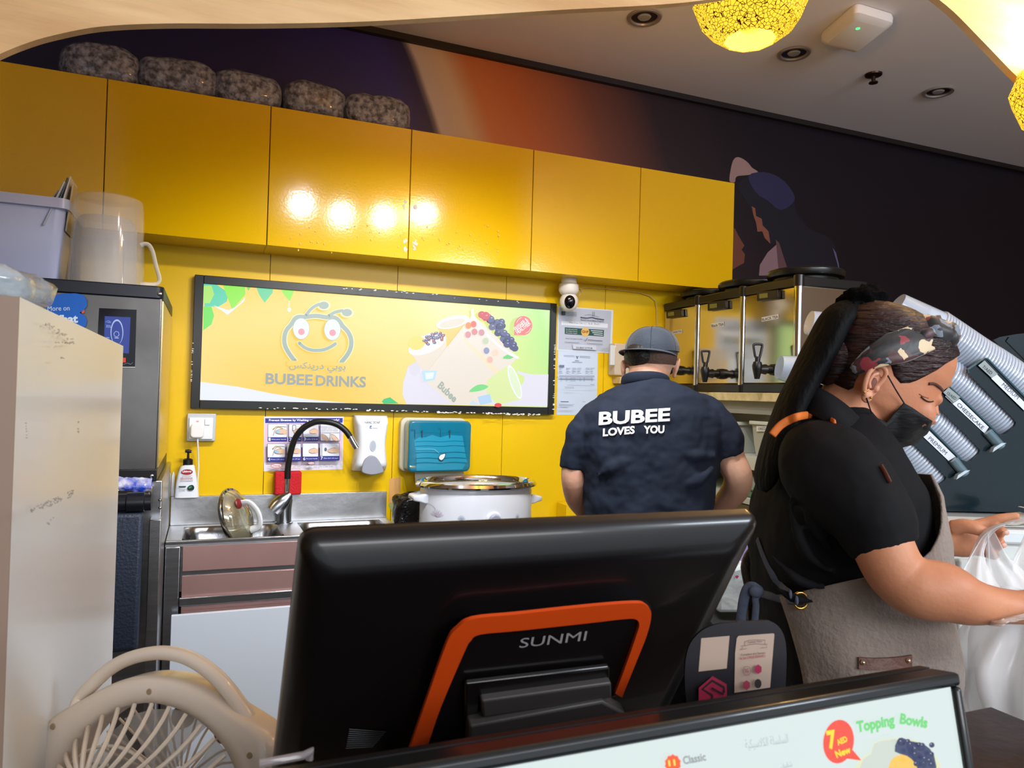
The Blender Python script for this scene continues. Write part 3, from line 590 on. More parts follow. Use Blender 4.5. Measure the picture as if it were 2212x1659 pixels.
MB(CHROME).tube([F(756, 943, FY-.067), F(763, 956, FY-.069), F(770, 968, FY-.071)], [6.4*s_, 6.6*s_, 6.6*s_], 20).make('nozzle', t, smooth=True)

# steel-rimmed lid propped in the left bowl
t = thing('glass_lid', 'Steel-rimmed domed glass lid with white loop handle, propped in the left bowl', 'lid', (.2, 2.72, ZT-.05))
lc = at(512, 1118, 'Y', 2.74); ax = (V3((.80, -.52, .30))).normalized(); up_ = (V3((-.22, -.1, 1))); up_ = (up_-ax*up_.dot(ax)).normalized()
R0, R1 = .106, .086
MB(mat('rim_steel', (190, 188, 184), .1, 1)).lathe([(R0*.985, -.012), (R0, -.010), (R0*1.02, -.003), (R0*1.0, .002), (R0*.93, .004), (R0*.93, -.002), (R0*.97, -.012)], lc, ax, 56, 1, R1/R0, up_, caps=False).make('rim', t, smooth=True)
gls = mat('lid_glass', (206, 208, 190), .04, alpha=.72, metal=.55, spec=1, coat=1, var=.35, vs=14, varc=(150, 132, 86))
MB(gls).lathe([(R0*.95, 0), (R0*.9, .008), (R0*.75, .022), (R0*.5, .034), (R0*.25, .04), (.002, .041)], lc, ax, 48, 1, R1/R0, up_).make('dome', t, smooth=True)
sd = ax.cross(up_)
hp = catmull([lc+ax*.036+up_*.045, lc+ax*.062+up_*.040, lc+ax*.078+up_*.012, lc+ax*.08-up_*.02, lc+ax*.066-up_*.05, lc+ax*.034-up_*.055], 4)
MB(WHITE).tube(hp, .0085, 10, flat=1.5).make('handle', t, smooth=True)
MB(mat('steam_vent_red', (120, 24, 24), .4)).ball(lc+ax*.037+up_*.05+sd*.02, .018, .018, .006, ex=up_, ey=sd, ez=ax, n=14, m=6).make('vent_cap', t, smooth=True)

# soap bottle and scrapers on the splashback
t = thing('soap_bottle', 'White hand-wash bottle with black pump standing on the sink ledge under the socket', 'bottle', (at(403, 1070, 'Y', 2.9).x, 2.9, .996))
YB = 2.895; B = lambda x, y: at(x, y, 'Y', YB); zb = .996; sb = (YB/ray(403, 1040).y)/FPX; bxm = B(403, 1040).x
zoff = zb-B(403, 1070).z
R = []
for y, xl, xr in ((1070, 377, 430), (1062, 377.5, 429.5), (1040, 380, 427), (1020, 384, 424), (1010, 387, 422), (1003, 391, 421), (1000.5, 396, 419), (999.5, 398, 416)):
    p, q = B(xl, y), B(xr, y); z = p.z+zoff; c_, h_ = (p.x+q.x)/2, (q.x-p.x)/2
    R.append([V3((c_+h_*math.copysign(abs(cos(a_))**.75, cos(a_)), YB+.018*math.copysign(abs(sin(a_))**.75, sin(a_)), z)) for a_ in [2*pi*k/28 for k in range(28)]])
MB(mat('bottle_white', (226, 232, 240), .3)).rings(R).make('bottle', t, smooth=True, ang=50)
pm = lambda x, y: B(x, y)+V3((0, 0, zoff))
mb = MB(BLACK); q0, q1 = pm(406, 1000), pm(406, 986); mb.lathe([(10*sb, 0), (10*sb, q1.z-q0.z-.004), (7*sb, q1.z-q0.z), (2.6*sb, q1.z-q0.z+.001), (2.4*sb, pm(407, 972).z-q0.z)], q0, n=20)
mb.make('collar', t, smooth=True); MB(BLACK).tube([pm(400, 970), pm(407, 970), pm(414, 971)], [3*sb, 4*sb, 3*sb], 10).make('pump_head', t, smooth=True)
A = ArtT((0, YB-.0186, 0), (0, -1, 0), (300, 980+0, 8.294)); A.tf = (300, 980, 8.294)
rd = fl((160, 30, 42)); A.disc(862, 330, 104, 50, fl((60, 40, 44)), 24, -.04); A.disc(862, 330, 98, 45, rd, 24, -.04); A.text('Lifebuoy', (785, 350), (945, 342), 46, fl((240, 236, 236)), .03)
for yy, x0_, x1_ in ((395, 768, 948), (412, 780, 930)): A.line([(x0_, yy), (x1_, yy)], 4, fl((150, 110, 116)))
A.text('100% STRONGER', (745, 447), (965, 445), 18, rd, .02); A.text('GERM PROTECTION', (742, 472), (968, 470), 18, rd, .02); A.line([(742, 490), (965, 488)], 8, fl((130, 120, 130)))
A.poly([(712, 580), (848, 580), (836, 603), (712, 604)], fl((40, 62, 62))); A.line([(715, 645), (840, 645)], 7, fl((90, 100, 110))); A.line([(715, 668), (820, 668)], 5, fl((90, 100, 110)))
A.poly([(870, 610), (900, 575), (960, 560), (992, 600), (975, 650), (905, 662), (872, 640)], fl((26, 40, 40)), 3); A.poly([(890, 605), (930, 580), (950, 600), (905, 625)], fl((40, 140, 90)), 2); A.make('printed_label', t)
for i, (xa, xb, nm) in enumerate(((360.5, 369, 'Slim white pointed plastic scraper on the sink ledge, left one of two'), (369.5, 377.5, 'Slim white pointed plastic scraper on the sink ledge, touching the soap bottle'))):
    p, q = at(xa, 1070, 'Y', 2.93), at(xb-1.2, 1070, 'Y', 2.93); zz_ = at(xa, 1013+i*2, 'Y', 2.93).z-p.z
    o = MB(WHITE).prism([(p.x, 2.925, .9965), (q.x, 2.925, .9965), (q.x, 2.925, .996+zz_*.85), ((p.x+q.x)/2, 2.925, .996+zz_), (p.x, 2.925, .996+zz_*.8)], (0, .006, 0)).make('plastic_scraper', bevel=.001); tag(o, nm, 'scraper', 'scrapers on the sink ledge')
# sponge
a, b = at(594, 1026, 'Y', 2.9), at(650, 1064, 'Y', 2.9)
o = MB(mat('red_sponge', (190, 22, 34), .8, bump=.4, bs=160)).box(a.x, b.x, 2.888, 2.936, .9965, a.z+.012).make('sponge', bevel=.006, seg=3); tag(o, 'Red scouring sponge on the sink ledge behind the tap', 'sponge')
# tape on the wall
for i, (P4, cl, nm) in enumerate(((((841, 1034), (866, 1030), (863, 1085), (839, 1087)), (214, 164, 100), 'Strip of tan packing tape on the yellow wall right of the sink'), (((839, 1088), (863, 1086), (862, 1124), (853, 1118), (842, 1098)), (150, 164, 116), 'Strip of pale green tape below the tan tape, beside the black bag'))):
    o = MB(fl(cl, .3)).prism([at(x, y, 'Y', 2.9372) for x, y in P4], (0, .0006, 0)).make('tape_strip'); tag(o, nm, 'tape')

# ------------------------------------------------------------------ counter right of the sink, slow cooker, bag
o = MB(mat('steel_counter_top', (180, 184, 188), .3, 1)).box(.70, 1.80, 2.28, 2.936, .83, .862)
o.box(.72, 1.78, 2.32, 2.93, .06, .83); o = o.make('side_counter', bevel=.002); tag(o, 'Low steel counter along the yellow wall carrying the white slow cooker', 'counter')
t = thing('slow_cooker', 'Large white oval slow cooker with steel rim, lotus prints and side handles', 'slow cooker', (.92, 2.52, .862))
YC = 2.52; c0 = at(1029, 1100, 'Y', YC); cx = c0.x; w_ = (at(1144, 1090, 'Y', YC).x-at(909, 1090, 'Y', YC).x)/2; dp = w_*.70; zr = at(1029, 1052, 'Y', YC-dp).z; zr = at(1029, 1062, 'Y', YC-dp).z
cwt = mat('cooker_enamel', (218, 224, 234), .22, coat=.6)
MB(cwt).lathe([(w_*.9, .874), (w_*.96, .88), (w_, .93), (w_*.995, zr-.012), (w_*.98, zr)], (cx, YC, 0), n=64, sy=dp/w_, xdir=(1, 0, 0)).make('body', t, smooth=True)
MB(CHROME).lathe([(w_*.98, zr-.003), (w_*1.075, zr+.004), (w_*1.085, zr+.010), (w_*1.05, zr+.020), (w_*.99, zr+.0235), (w_*.955, zr+.018), (w_*.93, zr-.002), (w_*.90, zr-.06)], (cx, YC, 0), n=72, sy=dp/w_, xdir=(1, 0, 0), caps=False).make('rim', t, smooth=True)
MB(mat('pot_lining', (150, 140, 96), .16, .85, bump=.3, bs=30)).lathe([(w_*.935, zr+.006), (w_*.9, zr-.03), (w_*.87, .92), (.01, .915)], (cx, YC, 0), n=48, sy=dp/w_, xdir=(1, 0, 0), caps=False).make('inner_pot', t, smooth=True)
for sg in (-1, 1):
    hx = cx+sg*w_*.97; zc = at(1029, 1083, 'Y', YC-dp).z; zc = at(890 if sg < 0 else 1160, 1074, 'Y', YC).z
    MB(cwt).rings([[V3((hx+sg*dx_, YC+yy, zc+zz_)) for yy, zz_ in rrect(-h2, h2, -h1, h1, .006, 4)] for dx_, h2, h1 in ((-.015, .05, .018), (.004, .048, .017), (.02, .045, .012), (.038, .04, .009), (.043, .032, .005))]).make('handle', t, smooth=True, ang=60)
for k in range(4): MB(BLACK).lathe([(.014, .862), (.014, .876)], (cx+(-1)**k*w_*.6, YC+(1 if k > 1 else -1)*dp*.55, 0), n=12).make('foot', t)
yk = YC-dp*.985; kp = at(1066, 1124, 'Y', yk)
MB(cwt).lathe([(.030, -.006), (.030, .006), (.026, .010)], kp, (0.02, -1, 0), 28).make('knob_ring', t, smooth=True, ang=30); MB(mat('knob_grey', (150, 156, 176), .3)).lathe([(.022, 0), (.022, .017), (.018, .021)], kp, (0.02, -1, 0), 28).make('knob', t, smooth=True, ang=30)
A = ArtT((0, yk, 0), (0, -1, 0), (840, 860, 5.027)); lot = fl((186, 176, 196), .3); lt2 = fl((150, 164, 188), .3)
A.p = lambda x, y: (lambda q: V3((q.x, YC-dp*math.sqrt(max(.02, 1-((q.x-cx)/(w_*1.0))**2))-.002, q.z)))(onp(840+x/5.027, 860+y/5.027, V3((0, YC-dp, 0)), V3((0, 1, 0))))
for x, y, s2, cl in ((585, 1320, 1.25, lot), (805, 1335, .9, lt2), (1420, 1305, .62, lt2)):
    for a_ in (-1.2, -.8, -.4, 0, .4, .8, 1.2): A.line([(x, y), (x+28*s2*sin(a_)-9*s2, y-36*s2*cos(a_)), (x+46*s2*sin(a_), y-66*s2*cos(a_)), (x+28*s2*sin(a_)+9*s2, y-36*s2*cos(a_)), (x, y)], 3.2*s2, cl)
A.line([(488, 1196), (515, 1190), (545, 1205), (570, 1240)], 4, lt2, 3); A.make('lotus_print', t)
# black rubbish bag
mb = MB(mat('black_bag_film', (12, 13, 16), .16, bump=.8, bs=24)); c0 = at(889, 1106, 'Y', 2.76); c0.z = .862+.075
mb.ball(c0, .07, .06, .076, n=36, m=24, p=.6)
for q in mb.v: q += (q-c0).normalized()*(.018*noise.noise(q*17)+.006*noise.noise(q*60)); q.z = max(q.z, .8625)
o = mb.make('bin_bag', smooth=True, ang=180); tag(o, 'Crumpled black plastic bag between the sink and the slow cooker', 'bag')
a, b = at(1219, 1090, 'Y', 2.86), at(1262, 1090, 'Y', 2.86); t = thing('yellow_box', 'Small yellow box against the wall left of the capped man', 'box', ((a.x+b.x)/2, 2.88, .862))
MB(YELM).box(a.x, b.x-.004, 2.84, 2.93, .862, a.z).make('box', t, bevel=.001); MB(mat('orange_flap', (190, 110, 10), .5)).box(b.x-.003, b.x+.012, 2.85, 2.93, .862, a.z-.004).make('side_flap', t)

# ------------------------------------------------------------------ ice machine on its bin
YI = 2.33; IX1 = -.117; IX0 = -.69; zt, zj = 1.676, 1.125
t = thing('ice_machine', 'Steel ice machine with black top band, blue display and blue sticker', 'ice machine', (-.4, 2.6, zj))
MB(mat('dull_steel', (126, 124, 122), .36, 1, bump=.08, bs=6, var=.4, vs=3.5)).box(IX0, IX1-.004, YI, 2.93, zj+.03, zt-.034).make('body', t, bevel=.003)
MB(mat('navy_black_cap', (16, 20, 34), .4)).prism([V3((x, y, zt-.036)) for x, y in rrect(IX0-.006, IX1, YI-.006, 2.93, .02, 5)], (0, 0, .036)).make('top_cap', t, bevel=.003)
MB(BLACK).box(IX0, IX1-.002, YI-.004, 2.9, zj-.002, zj+.032).make('base_band', t, bevel=.002)
sideM = mat('side_panel_reflective', (206, 190, 150), .18, .8)
MB(sideM).box(IX1-.0045, IX1-.001, YI+.02, 2.92, zj+.035, zt-.04).make('side_panel', t)
for x, y in ((345, 634), (328, 1028)):
    p = at(x, y, 'Y', YI-.006); MB(CHROME).lathe([(.0055, 0), (.005, .003), (.002, .004)], p, (0, -1, 0), 14).make('screw', t, smooth=True)
vx = IX1-.001; pv = [at(x, y, 'X', vx) for x, y in ((369, 688), (383, 700))]
ya, yb = at(368.5, 800, 'X', vx).y, at(375, 800, 'X', vx).y; yc = at(383.5, 800, 'X', vx).y; z1, z0 = at(369, 690, 'X', vx).z, at(367, 984, 'X', vx).z
MB(BLACK).box(vx-.002, vx+.006, ya, yb, z0, z1).make('vent_frame', t)
n = 26
for k in range(n):
    zz_ = z0+.03+(z1-z0-.04)*k/n; MB(mat('vent_slat', (120, 104, 70), .4, .5)).obox((vx+.004, (yb+yc)/2, zz_), (.0045, 0, -.004), (0, (yc-yb)/2, 0), (.001, 0, .0012)).make('vent_slat', t)
MB(mat('vent_shade', (20, 16, 10), .7)).box(vx-.001, vx+.0005, yb, yc, z0+.02, z1-.01).make('vent_shade_sheet', t)  # dark sheet behind the slats stands in for shade inside the vent
A = ArtT((0, YI, 0), (0, -1, 0), (0, 540, 3.1911))
A.poly([(683, 400), (942, 412), (930, 806), (660, 806)], fl((10, 12, 22), .12))
A.poly([(722, 456), (900, 464), (888, 714), (716, 700)], lit((40, 62, 150), .9)); A.disc(806, 566, 44, 88, lit((170, 190, 230), .9), 28, .0); A.disc(806, 572, 38, 82, lit((40, 62, 150), .9), 28)
for q in range(6):
    a0, a1 = q*pi/3+.3, (q+1)*pi/3+.3; A.line([(803+19*cos(a0), 580+20*sin(a0)), (803+19*cos(a1), 580+20*sin(a1))], 3.5, lit((170, 190, 230), .9))
A.text('-12c', (726, 500), (764, 503), 16, lit((170, 190, 230), .9)); A.text('35%', (730, 534), (764, 537), 18, lit((170, 190, 230), .9)); A.line([(735, 604), (752, 606)], 8, lit((130, 150, 210), .9)); A.line([(792, 606), (816, 607)], 6, lit((170, 190, 230), .9))
A.poly([(848, 742), (868, 743), (867, 776), (846, 775)], fl((200, 70, 50))); A.line([(850, 790), (880, 780), (900, 788), (916, 774)], 2.5, fl((120, 130, 150)), 3); A.line([(660, 807), (930, 808)], 4, fl((226, 226, 216)))
A.poly([(340, 315), (420, 300), (570, 440), (584, 430), (580, 400), (480, 560), (345, 560)], fl((214, 80, 50)))
bb = fl((0, 92, 190), .4); A.poly([(320, 330), (360, 312), (430, 300), (520, 298), (575, 310), (600, 345), (598, 390), (575, 418), (548, 432), (585, 450), (600, 490), (592, 525), (560, 545), (500, 545), (320, 520)], bb)
A.text('More on', (328, 420), (480, 416), 32, fl((206, 222, 240)), .03); A.text('What', (330, 508), (538, 502), 58, fl((210, 226, 242)), .04); A.make('display_and_sticker', t)
# bin
t = thing('ice_bin', 'Ice storage bin under the ice machine, with a black flap door and roller hinge', 'bin', (-.4, 2.6, 0))
MB(STEEL).box(IX0, IX1+.012, YI+.03, 2.93, .10, zj-.004).make('cabinet', t, bevel=.003)
MB(STEEL).box(IX1-.016, IX1+.014, YI-.02, YI+.04, .12, at(345, 1120, 'Y', YI).z).make('corner_post', t, bevel=.002)
p1, p2 = at(240, 1057, 'Y', YI-.02), at(336, 1068, 'Y', YI-.02)
MB(mat('bin_lip_steel', (200, 190, 176), .14, 1)).box(IX0, IX1-.012, YI-.03, YI+.03, at(300, 1072, 'Y', YI-.03).z, at(300, 1052, 'Y', YI-.03).z).make('lip', t, bevel=.008, seg=3)
zc = at(300, 1087, 'Y', YI-.05).z; MB(mat('door_roller', (20, 23, 30), .35)).tube([(IX0, YI-.035, zc), (IX1-.075, YI-.035, zc), (IX1-.072, YI-.035, zc), (IX1-.03, YI-.035, zc), (IX1-.028, YI-.035, zc), (IX1-.012, YI-.035, zc)], [.024, .024, .027, .027, .023, .023], 22).make('roller_hinge', t, smooth=True, ang=40)
pc = mat('flap_door_plastic', (38, 48, 66), .5, bump=.25, bs=140)
zd1, zd0 = at(300, 1108, 'Y', YI-.05).z, at(300, 1408, 'Y', YI-.09).z
MB(pc).prism([V3((IX0+.01, YI-.03, zd1)), V3((IX0+.01, YI-.058, zd1)), V3((IX0+.01, YI-.10, zd0+.02)), V3((IX0+.01, YI-.09, zd0)), V3((IX0+.01, YI-.05, zd0+.02))], (IX1-.03-IX0-.01, 0, 0)).make('flap_door', t, bevel=.01, seg=3)
for y in (1080, 1097): 
    p = at(346, y, 'Y', YI-.03); MB(CHROME).ball(p, .005, n=10, m=6).make('hinge_bolt', t, smooth=True)
for k in range(2): MB(BLACK).lathe([(.02, 0), (.016, .10)], (IX1-.06-k*.45, YI+.08, 0), n=12).make('foot', t)
# wrapper
mb = MB(mat('blue_wrapper', (28, 66, 190), .22, bump=.4, bs=60, var=.8, vs=30, varc=(214, 214, 226), coat=.6)); c0 = at(268, 1044, 'Y', YI-.01)
mb.grid(lambda u_, v_: c0+V3(((u_-.5)*.14, -.01-.012*sin(v_*pi)+.02*(v_-.5), (v_-.5)*.036-.01*(u_-.5)+.006*noise.noise(V3((u_*9, v_*6, 2))))), 22, 8)
mb.grid(lambda u_, v_: c0+V3(((u_-.5)*.14, .006+.02*(v_-.5), (v_-.5)*.036-.01*(u_-.5)+.006*noise.noise(V3((u_*9, v_*6, 2))))), 22, 8)
o = mb.make('snack_wrapper', smooth=True); tag(o, 'Crumpled blue and white snack wrapper on the ledge of the ice bin', 'wrapper')

# ------------------------------------------------------------------ on top of the ice machine
YJ = 2.42
t = thing('storage_tub', 'Frosted white plastic tub at the far left on the ice machine, overfilled with lids', 'tub', (-.65, 2.55, zt))
tubm = mat('frosted_tub', (196, 204, 238), .25, alpha=.86, coat=.3)
a, b = at(143, 430, 'Y', YJ), at(118, 600, 'Y', YJ); zt1 = a.z; xr1, xr0 = a.x, b.x; xl = xr1-.33
R = [[V3((x, y, z)) for x, y in rrect(xl+i_, xr1-i_-(.0), YJ+i_, YJ+.3-i_, .025, 4)] for i_, z in ((.022, zt+.001), (.018, zt+.006), (.004, zt1-.03), (.0, zt1-.03), (-.008, zt1-.028), (-.008, zt1-.0), (0, zt1), (.004, zt1-.02), (.02, zt+.01))]
MB(tubm).rings(R, False).make('tub', t, smooth=True, ang=40); MB(tubm).box(xl+.025, xr1-.025, YJ+.025, YJ+.275, zt+.001, zt+.004).make('tub_base', t)
for i, (x, y, a_, cl) in enumerate(((142, 412, .35, (190, 198, 210)), (150, 405, .28, (60, 78, 96)), (156, 402, .22, (214, 216, 220)), (163, 418, .1, (196, 180, 150)), (128, 430, .5, (206, 212, 224)))):
    p = at(x, y, 'Y', YJ+.06+i*.01); ex = V3((cos(a_)*.0, 1, 0)); ez = V3((sin(a_), 0, cos(a_))); ey = ez.cross(ex)
    o = MB(mat('lid_%d' % i, cl, .25, alpha=.9)).obox(p-ez*.055, ex*.06, ez*.07, ey*.0022).make('flat_lid', bevel=.002); tag(o, ['Pale grey flat plastic lid standing in the frosted tub, left of the dark one', 'Dark-edged flat plastic lid standing tallest in the frosted tub', 'White flat plastic lid just right of the dark one in the tub', 'Beige flat lid leaning over the right rim of the frosted tub', 'Milky lid leaning lowest inside the frosted tub'][i], 'lid', 'lids in the frosted tub')
t = thing('pitcher', 'Clear plastic jug standing upside down on the ice machine, handle to the right', 'jug', (-.3, 2.5, zt))
jg = mat('clear_jug', (222, 224, 226), .08, alpha=.26, spec=.8, coat=1); jf = mat('jug_film', (190, 190, 194), .35, alpha=.36)
YP = 2.46; k_ = (YP/ray(235, 520).y)/FPX; pcx = at(233, 530, 'Y', YP).x; z0_, z1_ = zt+.001, at(240, 428, 'Y', YP).z
MB(jg).lathe([(74*k_, z0_), (73*k_, z0_+.02), (68*k_, z1_-.02), (65*k_, z1_-.006), (58*k_, z1_), (.002, z1_+.001)], (pcx, YP, 0), n=48, caps=False).make('jug', t, smooth=True)
MB(jf).lathe([(62*k_, z0_+.002), (60*k_, z0_+(z1_-z0_)*.68), (50*k_, z0_+(z1_-z0_)*.76), (.002, z0_+(z1_-z0_)*.77)], (pcx-.006, YP, 0), n=40, caps=False).make('scratched_inner_wall', t, smooth=True)
H = lambda x, y: at(x, y, 'Y', YP)
hm = mat('clear_handle', (226, 218, 200), .1, alpha=.7, coat=1)
MB(hm).tube(catmull([H(304, 530), H(312, 527), H(322, 530), H(330, 545), H(337, 575), H(344, 600), H(342, 610), H(332, 614), H(304, 613)], 4), .0042, 10, flat=1.8).make('handle', t, smooth=True)
o = MB(mat('grey_tub', (120, 112, 116), .4, alpha=.8)).box(at(146, 560, 'Y', 2.62).x, at(164, 560, 'Y', 2.62).x, 2.62, 2.72, zt+.001, at(146, 500, 'Y', 2.62).z+.02).make('small_tub', bevel=.003); tag(o, 'Small smoky tub in the gap between the frosted tub and the jug', 'tub')

# ------------------------------------------------------------------ white partition boards, left foreground
XP = -.139; ztp = 1.466
be = mat('beige_edge_band', (150, 126, 108), .45)
t = thing('partition_board', 'Tall white laminate side board with a beige front edge, scuffed grey by old tape', 'partition', (XP-.01, 1.1, 0))
MB(mat('partition_white', (226, 228, 228), .3, coat=.08)).box(XP-.0165, XP, .697, 1.505, .005, ztp).make('board', t)
MB(be).box(XP-.0165, XP, .695, .697, .005, ztp).make('edge_band', t)
A = ArtT((XP, 0, 0), (1, 0, 0), (0, 540, 3.1911)); rg = random.Random(11)
def smudge(x0_, y0_, x1_, y1_, n_s, w_s, cl, tf, an=0):
    A.tf = tf
    for k in range(n_s):
        f = rg.random(); x = x0_+(x1_-x0_)*f; y = y0_+(y1_-y0_)*f+rg.uniform(-w_s, w_s); A.poly([(x+rg.uniform(3, 10)*cos(a_), y+rg.uniform(2, 8)*sin(a_)) for a_ in [j*pi/3 for j in range(6)]], cl)
sm = fl((172, 170, 166)); sm2 = fl((188, 184, 178))
smudge(310, 500, 520, 640, 26, 16, sm2, (0, 540, 3.1911)); smudge(380, 640, 515, 640, 14, 5, sm, (0, 540, 3.1911)); smudge(390, 740, 440, 746, 5, 2, sm, (0, 540, 3.1911)); smudge(178, 1190, 185, 1300, 6, 4, sm, (0, 540, 3.1911)); smudge(540, 1170, 540, 1280, 6, 4, sm, (0, 540, 3.1911))
smudge(230, 500, 550, 360, 80, 22, fl((160, 160, 162)), (0, 960, 3.456)); smudge(350, 600, 400, 560, 7, 14, fl((176, 176, 178)), (0, 960, 3.456)); stuff(A.make('tape_residue', t))
t = thing('rear_board', 'Second beige-edged board at the far left, behind a narrow gap', 'partition', (XP-.03, 1.1, 0))
MB(WHITEL).box(XP-.05, XP-.0245, .702, 1.505, .005, ztp-.001).make('board', t); MB(be).box(XP-.05, XP-.0245, .70, .702, .005, ztp-.001).make('edge_band', t)
film = mat('clear_film', (206, 218, 226), .08, alpha=.5, coat=1, bump=1, bs=30)
mb = MB(film); c0 = V3((XP-.062, .765, ztp+.012))
mb.ball(c0, .068, .075, .022, n=40, m=20, p=.7)
for q in mb.v: q += (q-c0).normalized()*(.012*noise.noise(q*30)+.006*noise.noise(q*80)); q.z = max(q.z, ztp+.0015)
o = mb.make('plastic_wrap', smooth=True, ang=180); tag(o, 'Scrunched clear plastic wrap lying on top of the white partition board', 'plastic wrap')
# ------------------------------------------------------------------ ceiling fittings
for i, (x, y, nm) in enumerate(((1392, 36, 'Round recessed downlight left of the glowing lantern'), (1715, 114, 'Round recessed downlight just below the lantern, with a pinkish trim'), (2027, 197, 'Round recessed downlight nearest the right edge, past the sprinkler'))):
    c = at(x, y, 'Z', 2.84); t = thing('downlight', nm, 'downlight', (c.x, c.y, 2.82), 'ceiling downlights'); c.z = 2.84
    MB(mat('downlight_trim', (150, 140, 136), .35, .3)).lathe([(.050, -.001), (.062, -.001), (.066, -.005), (.063, -.009), (.052, -.008), (.049, -.002)], c, (0, 0, 1), 36, caps=False).make('trim_ring', t, smooth=True)
    MB(mat('downlight_reflector', (96, 92, 92), .2, .9)).lathe([(.05, -.002), (.03, -.0012), (.001, -.001)], c, (0, 0, 1), 36, caps=False).make('reflector', t, smooth=True)
    MB(mat('downlight_lamp', (150, 150, 150), .2)).lathe([(.026, -.0015), (.022, -.006), (.001, -.007)], c, (0, 0, 1), 20).make('lamp', t, smooth=True)
c = at(1887, 160, 'Z', 2.84); t = thing('sprinkler', 'Small dark fire sprinkler head on the ceiling between two downlights', 'sprinkler', c)
sp = mat('bronze_sprinkler', (60, 44, 40), .35, .8)
MB(sp).lathe([(.036, -.001), (.034, -.007), (.012, -.012)], c, n=24).make('flange', t, smooth=True); MB(sp).lathe([(.009, -.01), (.008, -.035)], c, n=14).make('stem', t); MB(sp).lathe([(.002, -.034), (.019, -.036), (.019, -.04), (.002, -.042)], c, n=14).make('deflector', t)
c = at(1852, 46, 'Z', 2.84); t = thing('access_point', 'White wireless access point with a green light on the ceiling beside the lantern', 'access point', (c.x, c.y, 2.79))
q = [at(x, y, 'Z', 2.84) for x, y in ((1768, 74), (1850, 2), (1935, 30), (1850, 95))]
ex = ((q[1]-q[0])+(q[2]-q[3]))/4; ey = ((q[3]-q[0])+(q[2]-q[1]))/4; cc = sum(q, V3())/4; R = []
for f, z in ((.96, 2.838), (1, 2.825), (.98, 2.805), (.80, 2.79)): R.append([V3((cc.x, cc.y, z))+V3((ex.x, ex.y, 0))*(a*f)+V3((ey.x, ey.y, 0))*(b*f) for a, b in rrect(-1, 1, -1, 1, .22, 4)])
MB(mat('access_point_white', (222, 216, 212), .4)).rings(R).make('housing', t, smooth=True, ang=35)
g = at(1853, 62, 'Z', 2.789); MB(mat('green_led', (10, 60, 20), .3, em=3, emc=(60, 240, 110))).lathe([(.007, .001), (.007, -.001)], g, n=14).make('status_light', t)

# ------------------------------------------------------------------ pierced lanterns
lac = bpy.data.materials.new('pierced_brass_lit'); lac.use_nodes = True; nt = lac.node_tree; b = nt.nodes['Principled BSDF']
b.inputs['Base Color'].default_value = (*lin((120, 70, 16)), 1); b.inputs['Metallic'].default_value = .7; b.inputs['Roughness'].default_value = .4
tc = nt.nodes.new('ShaderNodeTexCoord'); vo = nt.nodes.new('ShaderNodeTexVoronoi'); vo.feature = 'DISTANCE_TO_EDGE'; vo.inputs['Scale'].default_value = 120; nt.links.new(tc.outputs['Object'], vo.inputs['Vector'])
th = mth(nt, 'GREATER_THAN', vo.outputs['Distance'], .055); b.inputs['Emission Color'].default_value = (*lin((255, 196, 50)), 1); nt.links.new(mth(nt, 'MULTIPLY', th, 1.5), b.inputs['Emission Strength'])
core = mat('lantern_diffuser', (250, 220, 150), .5, em=3.2, emc=(255, 214, 110))
def lantern(c, R, label):
    t = thing('pendant_lantern', label, 'lantern', c, 'pierced brass lanterns'); c = V3(c)
    prof = [(.45, -.70), (.82, -.42), (1.0, .02), (.84, .45), (.4, .8)]
    MB(lac).lathe([(r*R, z*R) for r, z in prof], c, n=10, xdir=(.9, .5, 0), caps=False).make('pierced_shell', t)
    MB(mat('bright_panes', (255, 230, 160), .5, em=1.9, emc=(255, 206, 84))).lathe([(.02, -.5*R), (.44*R, -.69*R)], c, n=10, xdir=(.9, .5, 0), caps=False).make('bottom_facets', t)
    MB(core).ball(c+V3((0, 0, .1*R)), .33*R, n=20, m=12).make('diffuser', t, smooth=True)
    MB(mat('dark_brass', (70, 50, 24), .4, .8)).tube([c+V3((0, 0, .8*R)), V3((c.x, c.y, 2.84))], .004, 8).make('stem', t)
    l = bpy.data.lights.new('lantern_lamp', 'POINT'); l.energy = 16; l.color = (1, .62, .22); l.shadow_soft_size = .06
    o = bpy.data.objects.new('lantern_lamp', l); C.objects.link(o); o.location = c+V3((0, 0, R*1.05))
lantern(at(1622, 2, 'd', 1.62), .125, 'Glowing yellow pierced polyhedral lantern hanging at the top centre right')
lantern(at(2322, 200, 'd', 1.62), .125, 'Glowing lantern cut off by the right edge of the picture')

# ------------------------------------------------------------------ tea urns on their shelf
N0 = at(1731, 850, 'd', 2.56); zs = N0.z; F0 = at(1434, 835, 'd', 3.45); N0.z = F0.z = 0
dr = (F0-N0).normalized(); L_ = (F0-N0).length; nf = V3((dr.y, -dr.x, 0))*-1
if nf.x > 0: nf = -nf
UP = V3((0, 0, 1))
LW = lambda s, t_, z: N0+dr*s-nf*t_+UP*z
def sof(x, y=750, t_=0): return (onp(x, y, N0-nf*t_, nf)-N0).dot(dr)
def zof(x, y, t_=0): return onp(x, y, N0-nf*t_, nf).z
zt_ = zof(1717, 598)
urnm = mat('urn_steel', (206, 200, 186), .13, 1, bump=.015, bs=4, stretch=(1, 1, .2)); bcap = mat('urn_black', (22, 22, 20), .3)
cols = [sof(1434), sof(1509), sof(1607), sof(1727)]
labs = ['GREEN TEA', 'Black TEA', 'BLACK TEA']
desc = ['Steel tea urn at the far end of the shelf, labelled GREEN TEA', 'Middle steel tea urn with a black tap, labelled Black TEA in mixed letters', 'Nearest and largest looking steel tea urn, labelled BLACK TEA in capitals']
